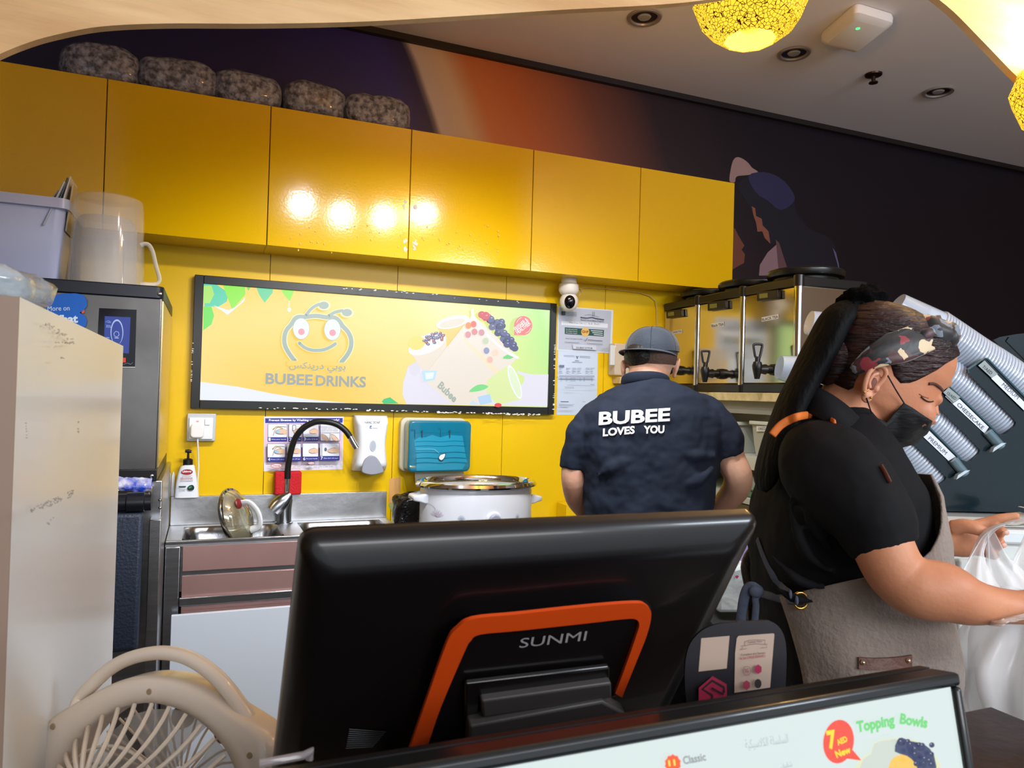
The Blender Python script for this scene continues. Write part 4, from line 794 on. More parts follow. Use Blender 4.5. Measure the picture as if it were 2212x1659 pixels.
gpx = [((862, 300), (968, 285), (972, 338), (864, 352)), ((1155, 240), (1282, 224), (1283, 283), (1155, 300)), ((1502, 168), (1650, 150), (1652, 213), (1503, 232))]
lpx = [((885, 440), (955, 428), (955, 452), (885, 462)), ((1158, 388), (1248, 372), (1251, 405), (1159, 418)), ((1512, 344), (1632, 320), (1634, 352), (1514, 375))]
tapx = [None, ((1240, 740), 0), ((1610, 705), 0)]
c6 = lambda p: (1180+p[0]/3.253, 580+p[1]/3.253)
lidx = [((1020+60, 165), 140), ((1400, 105), 175), ((1790, 12), 215)]
for i in range(3):
    sa, sb = cols[i+1], cols[i]   # near, far
    t = thing('tea_urn', desc[i], 'tea urn', LW((sa+sb)/2, .14, zs), 'tea urns on the shelf')
    def bx(m, s0, s1, t0, t1, z0, z1, nm, bev=0):
        mb = MB(m); mb.prism([LW(s0, t0, z0), LW(s1, t0, z0), LW(s1, t1, z0), LW(s0, t1, z0)], (0, 0, z1-z0)); return mb.make(nm, t, bevel=bev)
    g_ = .002
    bx(urnm, sa+g_, sb-g_, 0, .285, zs+.035, zt_-.034, 'body', .004); bx(bcap, sa+g_, sb-g_, -.006, .29, zt_-.034, zt_, 'top_cap', .004); bx(bcap, sa+g_, sb-g_, -.004, .28, zs+.001, zs+.035, 'base', .003)
    MB(CHROME).lathe([(.0155, zs+.02), (.0155, zt_-.03)], LW(sa+.017, .006, 0), n=28).make('chrome_column', t, smooth=True); MB(bcap).lathe([(.018, zt_-.035), (.018, zt_+.004), (.012, zt_+.007)], LW(sa+.017, .006, 0), n=24).make('column_cap', t, smooth=True); MB(bcap).lathe([(.018, zs+.002), (.018, zs+.03)], LW(sa+.017, .006, 0), n=24).make('column_foot', t, smooth=True)
    cm = LW((sa+sb)/2, .15, zt_); r_ = min(.135, (sb-sa)*.44)
    MB(bcap).lathe([(r_*.84, 0), (r_*.86, .016), (r_*1.0, .022), (r_*1.03, .030), (r_*1.03, .042), (r_*.98, .048), (r_*.92, .044), (.01, .044)], cm, n=44).make('lid', t, smooth=True, ang=30)
    G = [onp(*c6(p), N0+nf*.001, nf) for p in gpx[i]]
    MB(BLACK).prism(G, nf*.016).make('gauge_housing', t, bevel=.003)
    gc = [G[0]*(1-f)*(1-h)+G[1]*f*(1-h)+G[3]*(1-f)*h+G[2]*f*h for f, h in ((.15, .25), (.55, .25), (.55, .75), (.15, .75))]
    MB(mat('gauge_display', (120, 122, 60), .3)).prism([p+nf*.0165 for p in gc], nf*.001).make('gauge_display', t)
    A = ArtT(N0+nf*.0008, nf, (1180, 580, 3.253)); A.poly([lpx[i][0], lpx[i][1], lpx[i][2], lpx[i][3]], fl((226, 228, 230)))
    (x0_, y0_), (x1_, y1_) = lpx[i][3], lpx[i][2]; A.text(labs[i] if i else 'GREEN TEA', (x0_+4, y0_-5), (x1_-4, y1_-5), abs(lpx[i][0][1]-lpx[i][3][1])*.62, fl((30, 32, 60)), .015); A.make('name_label', t)
    # tap
    zc = [zof(1480, 800), zof(1556, 808), zof(1675, 799)][i]; sc_ = (sa+sb)/2+([0, -.005, .0][i]); P0 = LW(sc_, 0, zc)
    if i: sc_ = sof([0, 1560, 1676][i], 800); P0 = LW(sc_, 0, zc)
    MB(BLACK).tube([P0, P0+nf*.02, P0+nf*.021, P0+nf*.045, P0+nf*.046, P0+nf*.082], [.022, .02, .015, .015, .019, .012], 18).make('tap_barrel', t, smooth=True, ang=30)
    Q = P0+nf*.080; MB(BLACK).tube([Q+UP*.026, Q+UP*.012, Q-UP*.002, Q-UP*.036], [.014, .0185, .0165, .009], 18).make('tap_spout', t, smooth=True, ang=40)
    lp = [Q+UP*.024, Q+UP*.044-nf*.002]; MB(BLACK).tube(lp, .0095, 12).make('tap_stem', t, smooth=True)
    tv = (RR*.95+FH*.1).normalized(); ring = [Q+UP*(.066)+tv*(.0165*a_)+UP*(b_*.023)+nf*.0 for a_, b_ in ((-.45, -1), (-.75, -.2), (-1.0, .8), (-.7, 1), (.7, 1), (1.0, .8), (.75, -.2), (.45, -1))]
    MB(BLACK).tube(catmull(ring, 3, True), .0052, 8, closed=True, flat=.8).make('tap_handle', t, smooth=True)
sh = thing('urn_shelf_unit', 'Cream shelf unit carrying the three tea urns, with a grey back and two lower shelves', 'shelf unit', LW(.4, .2, 0))
def sb_(m, s0, s1, t0, t1, z0, z1, nm, bev=0, par=None):
    mb = MB(m); mb.prism([LW(s0, t0, z0), LW(s1, t0, z0), LW(s1, t1, z0), LW(s0, t1, z0)], (0, 0, z1-z0)); return mb.make(nm, par or sh, bevel=bev)
crm = mat('cream_shelf_edge', (226, 212, 164), .4, var=.25, vs=30, varc=(206, 186, 130)); gry = mat('grey_back', (150, 150, 142), .5)
S0, S1 = -.13, L_-.02
sb_(crm, S0, S1, -.03, .34, zs-.032, zs, 'top_board', .002); sb_(gry, S0, S1, -.004, .02, zof(1620, 894)-.0, zs-.032, 'fascia')
sb_(gry, S0, S1, .32, .34, .06, zs-.032, 'back_panel'); sb_(gry, S0, S0+.02, -.02, .34, .06, zs-.032, 'end_panel'); sb_(gry, S1-.02, S1, -.02, .34, .06, zs-.032, 'end_panel')
z2 = zof(1625, 985); z3 = zof(1610, 1073); wsh = mat('white_shelf', (200, 204, 196), .4)
sb_(wsh, S0+.02, S1-.02, -.02, .32, z2-.05, z2, 'shelf'); sb_(wsh, S0+.02, S1-.02, -.03, .32, z3-.02, z3, 'shelf'); sb_(gry, S0+.02, S1-.02, .0, .32, .08, z3-.03, 'drawer_front', .002)
tb = mat('frosted_box', (190, 196, 186), .3, alpha=.8); tl_ = mat('frosted_box_lid', (206, 210, 202), .3)
for i, (xa, xb, nm) in enumerate(((1617, 1668, 'Frosted storage box with a printed OREO label on the shelf under the urns'), (1560, 1587, 'Frosted storage box beside the capped man’s right shoulder, under the urns'))):
    sa, sb = sof(xb, 950), sof(xa, 950); t = thing('storage_box', nm.replace('’', "'"), 'box', LW((sa+sb)/2, .1, z2), 'storage boxes under the urns')
    zt1 = zof(xa, 917)
    R = [[LW(s__, t__, z) for s__, t__ in rrect(sa+k_, sb-k_, .005+k_, .25-k_, .02, 4)] for k_, z in ((.012, z2+.001), (.006, z2+.04), (0, zt1))]
    MB(tb).rings(R).make('box', t, smooth=True, ang=40); MB(tl_).prism([LW(s__, t__, zt1+.001) for s__, t__ in rrect(sa-.008, sb+.008, -.004, .26, .02, 4)], (0, 0, .014)).make('lid', t, bevel=.003)
    if i == 0:
        A = Art(N0-nf*.002, nf); A.poly([(1634, 920), (1657, 919.5), (1657, 932), (1634, 932)], fl((226, 226, 222))); A.text('OREO', (1638, 929.5), (1653, 929), 6, fl((70, 70, 70)), .02); A.make('name_label', t)
o = MB(gry).prism([LW(s__, .12, z2+.001) for s__ in (sof(1612, 950)+.01, sof(1605, 950)+.03)]+[LW(s__, .14, z2+.001) for s__ in (sof(1605, 950)+.03, sof(1612, 950)+.01)], (0, 0, .16)).make('grey_divider', sh)
t = thing('foil_tray', 'Shallow green and clear tray of straws on the low shelf right of the capped man', 'tray', LW(sof(1615, 1060), .1, z3))
sa, sb = sof(1640, 1060), sof(1580, 1060); MB(mat('green_tray', (70, 120, 90), .4)).prism([LW(a_, b_, z3+.001) for a_, b_ in rrect(sa, sb, .0, .25, .02, 4)], (0, 0, .02)).make('tray', t, bevel=.002); MB(mat('clear_wrap', (190, 204, 190), .2, alpha=.6, bump=.6, bs=40)).prism([LW(a_, b_, z3+.022) for a_, b_ in rrect(sa+.01, sb-.01, .01, .24, .02, 4)], (0, 0, .06)).make('wrapped_stack', t, bevel=.01)

# boxes on the low shelf seen between the till and the woman
def pxbox(pts, d, dep, m, nm, label, cat, grp=None):
    mb = MB(m); q = [at(x, y, 'd', d) for x, y in pts]; mb.prism(q, V3((fw.x, fw.y, 0)).normalized()*dep); o = mb.make(nm, bevel=.002); tag(o, label, cat, grp); return o
t = thing('pink_print_bag', 'White parcel bag with pink hearts and a purple box, seen between till and woman', 'parcel', at(1610, 1300, 'd', 1.9))
MB(mat('white_parcel', (214, 224, 226), .3, bump=.5, bs=20)).prism([at(x, y, 'd', 1.9) for x, y in ((1550, 1325), (1550, 1250), (1566, 1232), (1600, 1222), (1636, 1232), (1650, 1290), (1650, 1325))], fw*.16).make('parcel', t, bevel=.01)
MB(mat('purple_carton', (170, 150, 200), .4)).prism([at(x, y, 'd', 1.98) for x, y in ((1560, 1240), (1560, 1190), (1616, 1180), (1616, 1236))], fw*.1).make('carton', t); MB(mat('mint_carton', (190, 216, 180), .4)).prism([at(x, y, 'd', 2.0) for x, y in ((1617, 1245), (1617, 1160), (1660, 1156), (1660, 1245))], fw*.1).make('carton', t)
A = Art(at(1600, 1260, 'd', 1.895), -fw)
for x, y, r_ in ((1611, 1238, 5), (1592, 1246, 3.5), (1604, 1188, 0)):
    if r_: A.disc(x-r_*.4, y-r_*.2, r_*.7, r_*.7, fl((200, 60, 120)), 10); A.disc(x+r_*.4, y-r_*.2, r_*.7, r_*.7, fl((200, 60, 120)), 10); A.poly([(x-r_, y), (x+r_, y), (x, y+r_*1.3)], fl((200, 60, 120)))
stuff(A.make('heart_print', t)); 
p_ = at(1600, 1326, 'd', 1.95); z5 = p_.z
o = MB(mat('dark_low_cabinet', (50, 52, 54), .35)).prism([at(1545, 1330, 'd', 1.85), at(1660, 1330, 'd', 1.85)]+[at(1660, 1330, 'd', 1.85)+V3((fw.x, fw.y, 0))*.22, at(1545, 1330, 'd', 1.85)+V3((fw.x, fw.y, 0))*.22], (0, 0, -.7))
z_ = min(v.z for v in o.v)
for v in o.v:
    v.z = z5-.004 if v.z > z5-.3 else .02
o = o.make('low_cabinet', bevel=.002); tag(o, 'Dark low cabinet under the white parcel bag, mostly hidden by the till', 'cabinet')

# ------------------------------------------------------------------ white chest and cup dispenser (turned to face the viewer)
RH = V3((cos(YAW), -sin(YAW), 0)); FH = V3((sin(YAW), cos(YAW), 0)); K = lambda r, f, z: RH*r+FH*f+UP*z
zc0 = 1.155
t = thing('white_chest', 'White chest counter behind the woman with the cup dispenser standing on it', 'chest', K(1.15, 1.65, 0))
x0_ = .88
R = lambda r0_, r1_, f0, f1, z0, z1, m, nm, bev=.003: MB(m).prism([K(r0_, f0, z0), K(r1_, f0, z0), K(r1_, f1, z0), K(r0_, f1, z0)], (0, 0, z1-z0)).make(nm, t, bevel=bev)
chw = mat('chest_white', (214, 218, 214), .28, coat=.2)
R(x0_, 1.9, 1.50, 2.10, .10, zc0-.03, chw, 'body', .006); R(x0_-.01, 1.9, 1.49, 2.11, zc0-.03, zc0, mat('chest_top', (226, 232, 234), .15, coat=.5), 'top', .006); R(x0_+.02, 1.9, 1.48, 1.50, .62, zc0-.06, chw, 'door', .006)
R(x0_+.12, x0_+.20, 1.465, 1.48, .70, .715, mat('handle_grey', (170, 166, 156), .3), 'handle')
for k in range(2): R(x0_+.05+k*.9, x0_+.1+k*.9, 1.6, 1.65, 0, .1, BLACK, 'foot', .002)
t = thing('paper_sheets', 'Curled white printed sheets lying on the white chest below the dispenser', 'paper', K(.92, 1.6, zc0))
ppr = mat('paper_white', (232, 234, 230), .5)
for k in range(2):
    mb = MB(ppr); mb.grid(lambda u_, v_: K(.86+u_*.26, 1.515+.10*v_+k*.012, zc0+.0015+k*.002+(.014*max(0, (u_-.72)/.28)**.7 if k else 0)+.0*u_), 24, 3); mb.make('sheet', t, smooth=True)
MB(ppr).grid(lambda u_, v_: K(1.115+.014*cos(-pi/2+u_*pi*1.1), 1.52+.10*v_, zc0+.0165+.014*sin(-pi/2+u_*pi*1.1)), 14, 2).make('curl', t, smooth=True)

DR = 1.70
t = thing('cup_dispenser', 'Dark slanted acrylic cup dispenser with four labelled channels, right background', 'dispenser', K(1.2, 1.7, zc0))
acr = mat('dark_acrylic', (8, 28, 36), .2, spec=.4, coat=.2)
PL = V3(K(0, DR, 0)); pn = -FH; pp = lambda x, y, off=0: onp(x, y, PL+FH*off, pn)
outline = [(2126, 774), (2133, 775), (2212, 856), (2262, 904), (2350, 990), (2350, 1109), (2212, 1107), (2051, 1104), (2001, 1086),
 (1973, 1055), (1915, 993), (1898, 972), (1906, 960), (1920, 974), (1998, 1052), (2012, 1056), (2022, 1053), (2042, 1036), (2044, 1031), (2040, 1026), (2006, 990), (1973, 959), (1950, 936), (1955, 905), (1968, 893), (1985, 900),
 (2006, 922), (2076, 992), (2089, 998), (2098, 996), (2115, 980), (2117, 972), (2108, 961), (2072, 923), (2017, 870), (2008, 858), (2030, 836), (2040, 832), (2050, 834),
 (2074, 856), (2154, 935), (2164, 940), (2174, 937), (2192, 921), (2195, 912), (2190, 905), (2160, 875), (2124, 838), (2092, 806), (2090, 798)]
from mathutils.geometry import tessellate_polygon
tri = tessellate_polygon([[V3((x, y, 0)) for x, y in outline]]); mb = MB(acr); n = len(outline)
F_ = [pp(x, y) for x, y in outline]; B_ = [pp(x, y)+FH*.006 for x, y in outline]
mb.add(F_+B_, [tuple(a) for a in tri]+[tuple(i+n for i in reversed(a)) for a in tri]+[(i, (i+1) % n, (i+1) % n+n, i+n) for i in range(n)]); mb.make('front_panel', t)
lb = mat('channel_edge', (60, 96, 108), .15, coat=1)
for strip in (((2092, 806), (2090, 798), (2126, 774), (2133, 775), (2212, 856), (2350, 992)), ((2017, 870), (2008, 858), (2040, 832), (2050, 834), (2154, 935)), ((1973, 959), (1950, 936), (1985, 900), (2006, 922), (2076, 992)), ((1915, 993), (1898, 972), (1920, 974), (1998, 1052))):
    MB(lb).tube([pp(x, y, -.001) for x, y in strip], .0022, 6).make('channel_lip', t, smooth=True)
for (xa, ya), (xb, yb) in (((2132, 932), (2162, 965)), ((2058, 992), (2084, 1024)), ((1988, 1052), (2006, 1082))):
    a, b = pp(xa, ya, -.004), pp(xb, yb, -.004); MB(mat('clear_rod', (90, 116, 126), .1, coat=1)).tube([a, b], .011, 14, up=pn).make('rod', t, smooth=True)
    q = [pp(xb+dx_, yb+dy_, -.018) for dx_, dy_ in ((-18, 12), (12, -8), (2, -8), (-14, 2))]; MB(mat('rod_end_clear', (190, 206, 214), .1, coat=1)).prism(q, FH*.012).make('rod_end', t)
for k, (P4) in enumerate((((2212, 752), (2194, 726), (2180, 728), (2174, 737), (2222, 785)), ((2212, 720), (2194, 722), (2160, 728), (2146, 734), (2212, 800)))):
    MB(acr).prism([pp(x, y, .10+.05*k) for x, y in P4]+[pp(2300, 880, .10+.05*k), pp(2300, 800, .10+.05*k)], FH*.006).make('rear_panel', t)
MB(acr).prism([pp(1990, 1086, .006), pp(2350, 1086, .006), pp(2350, 1108, .006), pp(2001, 1104, .006)], FH*.25).make('base', t)
MB(acr).prism([pp(2060, 1090, .18), pp(2060, 900, .18), pp(2130, 850, .18), pp(2350, 800, .18), pp(2350, 1090, .18)], FH*.006).make('back_panel', t)
A = ArtT(PL, pn, (1900, 860, 6.144), lift=.002); wl = fl((222, 228, 238), .4); tx = fl((44, 54, 70)); tp = fl((150, 160, 160), .3)
A.poly([(1060, 10), (1450, 385), (1395, 470), (968, 75)], wl); A.text('CHEESECAKE', (1022, 92), (1360, 420), 50, tx, .01)
A.poly([(630, 405), (1008, 778), (915, 832), (540, 475)], wl); A.text('PREMIUM', (640, 545), (868, 755), 52, tx, .01)
A.poly([(120, 712), (548, 1145), (450, 1200), (80, 800)], wl); A.text('CLASSIC', (190, 895), (395, 1095), 50, tx, .01)
A.poly([(900, -60), (985, -50), (1050, 12), (968, 70), (870, -20)], tp)
A.tf = (1900, 620, 5.926); A.poly([(1500, 1115), (1640, 1260), (1940, 1560), (1860, 1590), (1430, 1170)], wl); A.text('MEDIUM', (1560, 1260), (1760, 1440), 50, tx, .01)
A.poly([(1345, 940), (1515, 1115), (1435, 1165), (1262, 1005)], tp); A.text('7/AED', (1312, 1030), (1425, 1125), 42, fl((20, 24, 30)), .01)
A.poly([(885, 1285), (1035, 1410), (950, 1480), (815, 1350)], tp); A.text('15/AED', (858, 1370), (968, 1450), 38, fl((20, 24, 30)), .01); A.make('channel_labels', t)
# nested clear cups
cupm = mat('clear_cup', (214, 226, 242), .12, alpha=.66, spec=.8, coat=1)
def cup_mesh(Rr, L=.105, seg=30):
    mb = MB(cupm); mb.lathe([(.6*Rr, -L), (.62*Rr, -L+.003), (.93*Rr, -.012), (.95*Rr, -.004), (1.0*Rr, -.0035), (1.03*Rr, -.001), (1.03*Rr, .001), (.98*Rr, .002), (.94*Rr, -.002)], (0, 0, 0), (0, 0, 1), seg, caps=False)
    mb.add([V3((.6*Rr*cos(2*pi*k/seg), .6*Rr*sin(2*pi*k/seg), -L)) for k in range(seg)], [tuple(range(seg))]); o = mb.make('plastic_cup', smooth=True, ang=50, org=(0, 0, 0)); return o
c0 = cup_mesh(.047); cn = MB(cupm).lathe([(.80*.047, -.05), (.95*.047, -.004), (1.0*.047, -.0035), (1.03*.047, -.001), (1.03*.047, .001), (.98*.047, .002), (.94*.047, -.002)], n=28, caps=False).make('plastic_cup', smooth=True, ang=50, org=(0, 0, 0))
STK = [('MEDIUM', [(1933, 664), (1985, 690), (2035, 722), (2100, 766), (2170, 812), (2250, 876), (2320, 945)], 96, 'topmost'), ('CHEESECAKE', [(1746, 706), (1850, 722), (1950, 762), (2035, 812), (2100, 860), (2150, 902), (2180, 928)], 94, 'second'), ('PREMIUM', [(1682, 800), (1780, 812), (1870, 840), (1960, 882), (2030, 930), (2075, 970), (2102, 994)], 94, 'third'), ('CLASSIC', [(1772, 828), (1830, 862), (1900, 918), (1960, 980), (2000, 1020), (2028, 1048)], 90, 'lowest')]
first = True
for si, (nm, pth, dia, wh_) in enumerate(STK):
    cv = [pp(p.x, p.y, .055) for p in catmull(pth, 10)]; d = [0]
    for i in range(1, len(cv)): d.append(d[-1]+(cv[i]-cv[i-1]).length)
    def at_s(s_):
        for i in range(1, len(cv)):
            if d[i] >= s_: f = (s_-d[i-1])/(d[i]-d[i-1]); return cv[i-1].lerp(cv[i], f), (cv[i]-cv[i-1]).normalized()
        return cv[-1], (cv[-1]-cv[-2]).normalized()
    s_ = .105; k = 0
    while s_ < d[-1]:
        p, tg = at_s(s_); src = c0 if k == 0 else cn
        if first and k == 0: q = c0
        elif first and k == 1: q = cn; first = False
        else: q = src.copy(); C.objects.link(q)
        q.matrix_world = Matrix.Translation(p) @ tg.to_track_quat('Z', 'Y').to_matrix().to_4x4()
        lab = 'Clear cup nested in the %s slanted stack, at the %s channel' % (wh_, nm)
        tag(q, lab if k else 'End cup showing its whole body at the upper left of the %s channel stack' % nm, 'cup', 'cups stacked in the %s channel' % nm.lower())
        s_ += .0078; k += 1

# ------------------------------------------------------------------ dark customer counter
ZC = 1.03
cb_ = at(2140, 1525, 'Z', ZC)
cm_ = mat('dark_counter', (44, 28, 24), .3, var=.5, vs=14, varc=(26, 16, 15), bump=.05, bs=60)
o = MB(cm_).prism([(-.75, -.05, ZC-.04), (cb_.x, -.05, ZC-.04), (cb_.x, cb_.y, ZC-.04), (.36, cb_.y, ZC-.04), (.36, .60, ZC-.04), (-.75, .60, ZC-.04)], (0, 0, .04)).prism([(-.72, 0, 0), (cb_.x-.03, 0, 0), (cb_.x-.03, cb_.y-.04, 0), (.38, cb_.y-.04, 0), (.38, .57, 0), (-.72, .57, 0)], (0, 0, ZC-.04)).make('service_counter', bevel=.003); tag(o, 'Dark wood-look service counter at the bottom right carrying till and menu', 'counter')
# ------------------------------------------------------------------ till display (rear view)
t = thing('till', 'Black touchscreen till seen from behind with an orange trapezoid frame', 'till', (.2, .55, ZC))
TL = at(648, 1152, 'Y', .53); TR = at(1641, 1113, 'Y', .53); XL, XR = TL.x, TR.x; ztp = (TL.z+TR.z)/2
vdir = V3((0, sin(radians(31)), -cos(radians(31)))); H_ = .285
o0 = V3((XL, .53, ztp)); ex = V3((1, 0, 0)); nrm = vdir.cross(ex).normalized()
if nrm.y > 0: nrm = -nrm      # towards the viewer
bk = lambda u_, v_, w__=0: o0+ex*u_+vdir*v_+nrm*w__
W_ = XR-XL; glb = mat('till_black', (14, 11, 12), .3, coat=.15)
R = []
for ins, w__, rr in ((.034, .020, .012), (.026, .0185, .014), (.006, .008, .012), (.001, .003, .012), (0, -.002, .012), (0, -.008, .012), (.003, -.010, .010)):
    pr = rrect(ins*.55, W_-ins, ins*.8, H_-ins, rr, 6)
    R.append([bk(x, y, w__) for x, y in pr])
MB(glb).rings(R).make('rear_shell', t, smooth=True, ang=50)
MB(mat('screen_glass', (6, 8, 12), .05, coat=1)).prism([bk(x, y, -.0103) for x, y in rrect(.004, W_-.004, .004, H_-.004, .01, 4)], nrm*-.002).make('touch_screen', t)
PT = lambda x, y, off=0: onp(560+x/1.975, 1080+y/1.975, o0+nrm*(off+.020), nrm)
oo = [(p.x, p.y) for p in catmull([(610, 1110), (640, 1025), (700, 850), (790, 595), (835, 530), (905, 488), (1100, 468), (1400, 436), (1600, 421), (1652, 432), (1674, 470), (1655, 560), (1600, 700), (1548, 830)], 4)]
ii = [(p.x, p.y) for p in catmull([(685, 1110), (712, 1028), (770, 860), (868, 630), (893, 585), (935, 556), (1100, 540), (1400, 508), (1560, 490), (1608, 492), (1622, 515), (1610, 560), (1565, 690), (1519, 812)], 4)]
wdg = mat('till_stand_black', (14, 11, 12), .3, coat=.3)
st = [bk_ for bk_ in [PT(x, y) for x, y in oo]]
MB(wdg).rings([[PT(x, y, 0) for x, y in oo], [PT(x*.985+17, y*.985+14, .012) for x, y in oo]]).make('stand_hump', t, smooth=True, ang=40)
n = len(oo); orm = mat('orange_frame', (216, 74, 16), .38); mb = MB(orm)
A0 = [PT(x*.985+17, y*.985+14, .0125) for x, y in oo]; B0 = [PT(x*.985+17, y*.985+14, .0125) for x, y in ii]; A1 = [p+nrm*.003 for p in A0]; B1 = [p+nrm*.003 for p in B0]
mb.add(A0+B0+A1+B1, [(2*n+i, 2*n+i+1, 3*n+i+1, 3*n+i) for i in range(n-1)]+[(i, i+1, 2*n+i+1, 2*n+i) for i in range(n-1)]+[(n+i, n+i+1, 3*n+i+1, 3*n+i) for i in range(n-1)]); mb.make('orange_frame', t, smooth=True, ang=40)
A = ArtT(o0+nrm*.0327, nrm, (560, 1080, 1.975)); A.text('SUNMI', (1108, 632), (1392, 600), 42, fl((160, 156, 156), .3), .008, up=(.2, -1)); A.make('maker_lettering', t)
pg = mat('printer_grey', (66, 62, 60), .45)
MB(pg).prism([PT(x, y, .016) for x, y in ((935, 815), (1484, 742), (1486, 806), (940, 885))], nrm*.01).make('printer_flap', t, bevel=.002); MB(pg).prism([PT(x, y, .016) for x, y in ((880, 905), (1440, 806), (1535, 858), (1545, 1040), (868, 1110))], nrm*.014).make('printer_cover', t, bevel=.002)
MB(wdg).prism([PT(x, y, .0135) for x, y in ((872, 760), (1484, 690), (1486, 742), (935, 815), (930, 905), (868, 905))], nrm*.006).make('printer_mouth', t, bevel=.002)
for k in range(10): MB(BLACK).tube([PT(384-k*1.6, 978+k*9, .0005), PT(540-k*6, 990+k*7, .0005)], .0004, 5).make('vent_slot', t)
MB(glb).prism([bk(.10, H_-.05, .0), bk(.27, H_-.05, .0), V3((XL+.28, .60, ZC)), V3((XL+.09, .60, ZC))], (0, .09, 0)).make('stand', t, bevel=.01)
# ------------------------------------------------------------------ lit menu board
t = thing('menu_display', 'Backlit white menu board in a thick black frame lying slanted on the counter', 'menu board', (.3, .3, ZC))
YM = .368; a, b = at(430, 1659, 'Y', YM), at(2053, 1441, 'Y', YM); zm = (a.z+b.z)/2-.009; XRm = at(2064, 1465, 'Y', YM).x; pbr = at(2097, 1659, 'X', XRm); pv = (V3((0, pbr.y, pbr.z))-V3((0, YM, zm))).normalized()
if pv.z > 0: pv = -pv
om = V3((a.x-.02, YM, zm)); nm_ = pv.cross(V3((1, 0, 0))).normalized()
if nm_.z < 0: nm_ = -nm_
Wm = XRm-om.x; Hm = .19; mk = lambda u_, v_, w__=0: om+V3((u_, 0, 0))+pv*v_+nm_*w__
frm = mat('menu_frame', (24, 28, 30), .3, coat=.2)
pm_ = lambda x, y, off=0: onp(x, y, om+nm_*off, nm_)
li = pm_(2053, 1483); fu = XRm-li.x; fv = (li-om).dot(pv)
for u0_, u1_, v0_, v1_ in ((0, Wm, 0, fv), (Wm-fu, Wm, fv, Hm), (0, .02, fv, Hm), (.02, Wm-fu, Hm-.02, Hm)):
    MB(frm).prism([mk(u0_, v0_, -.02), mk(u1_, v0_, -.02), mk(u1_, v1_, -.02), mk(u0_, v1_, -.02)], nm_*.024).make('frame_bar', t, bevel=.003)
MB(BLACK).prism([mk(.0, .0, -.03), mk(Wm, .0, -.03), mk(Wm, Hm, -.03), mk(0, Hm, -.03)], nm_*.009).make('back', t)
MB(mat('menu_backlit', (20, 20, 20), .2, em=1.0, emc=(214, 228, 226))).prism([mk(.02, fv, -.012), mk(Wm-fu, fv, -.012), mk(Wm-fu, Hm-.02, -.012), mk(.02, Hm-.02, -.012)], nm_*.012).make('lit_panel', t)
A = ArtT(om, nm_, (1380, 1300, 2.659), lift=.0006); L = lit
A.disc(1147, 803, 88, 126, L((250, 86, 70)), 32, .12); A.poly([(1190, 900), (1228, 850), (1280, 912)], L((250, 86, 70)))
A.text('7', (1092, 850), (1142, 842), 110, L((255, 226, 60)), .05); A.text('AED', (1145, 826), (1202, 800), 34, L((255, 226, 60)), .04); A.text('New', (1138, 898), (1222, 866), 42, L((255, 226, 60)), .04)
A.text('Topping', (1256, 772), (1474, 728), 86, L((120, 216, 130)), .05, up=(-.12, -1)); A.text('Bowls', (1496, 702), (1655, 728), 64, L((120, 216, 130)), .05, up=(.12, -1))
A.text('Classic', (258, 936), (388, 912), 48, L((150, 156, 160)), .03)
pts = [(195+(42+6*(k % 2))*cos(k*pi/10), 930+(48+7*(k % 2))*sin(k*pi/10)) for k in range(20)]; A.poly(pts, L((250, 96, 50))); A.text('11', (172, 946), (212, 940), 36, L((255, 230, 90)), .04)
ar2 = "".join(reversed("\uFE8D\uFEDF\uFEB4\uFEE0\uFEB4\uFEE0\uFE94 \uFE8D\uFEDF\uFEDC\uFEFC\uFEB3\uFEF4\uFEDC\uFEF4\uFE94")); A.text(ar2, (616, 858), (862, 822), 66, L((176, 184, 190)))
ar3 = "".join(reversed("\uFEB7\uFED8\uFEF4\uFED6")); A.text(ar3, (820, 968), (884, 958), 42, L((170, 178, 184)))
A.poly([(1265, 1000), (1280, 900), (1330, 870), (1350, 810), (1420, 790), (1480, 785), (1560, 790), (1640, 820), (1700, 880), (1712, 1000)], L((226, 228, 190)), 2)
A.poly([(1275, 1000), (1290, 905), (1335, 875), (1352, 815), (1430, 795), (1500, 800), (1500, 900), (1440, 1000)], L((206, 216, 206)), 2)
A.poly([(1440, 1000), (1445, 920), (1480, 885), (1540, 880), (1590, 930), (1620, 1000)], L((250, 200, 96)), 2)
A.poly([(1470, 860), (1485, 795), (1510, 780), (1560, 800), (1640, 820), (1695, 880), (1705, 1000), (1620, 1000), (1590, 930), (1540, 885)], L((70, 78, 112)), 2)
rg = random.Random(2)
for k in range(26):
    x = rg.uniform(1500, 1690); y = rg.uniform(800, 940)
    if y > 800+(x-1500)*.05 and (x-1480)*.9 > (y-830): A.disc(x, y, 16, 16, L((58, 64, 96)), 10); A.disc(x-4, y-5, 4, 3, L((190, 196, 216)), 6)
A.make('menu_print', t)
MB(BLACK).prism([mk(.06, .02, -.03), mk(.06, Hm-.01, -.03), V3((om.x+.06, mk(0, Hm).y, ZC)), V3((om.x+.06, YM-.02, ZC))], (Wm-.12, 0, 0)).make('wedge_stand', t)
# acrylic strip at the till's lower left
o = MB(mat('clear_acrylic', (214, 206, 210), .06, alpha=.4, coat=1)).tube([at(560, 1650, 'd', .44), at(655, 1632, 'd', .45), at(672, 1622, 'd', .452), at(668, 1640, 'd', .452)], .0025, 8).make('acrylic_strip', smooth=True); tag(o, 'Clear acrylic rod edge at the lower left corner of the till', 'rod')
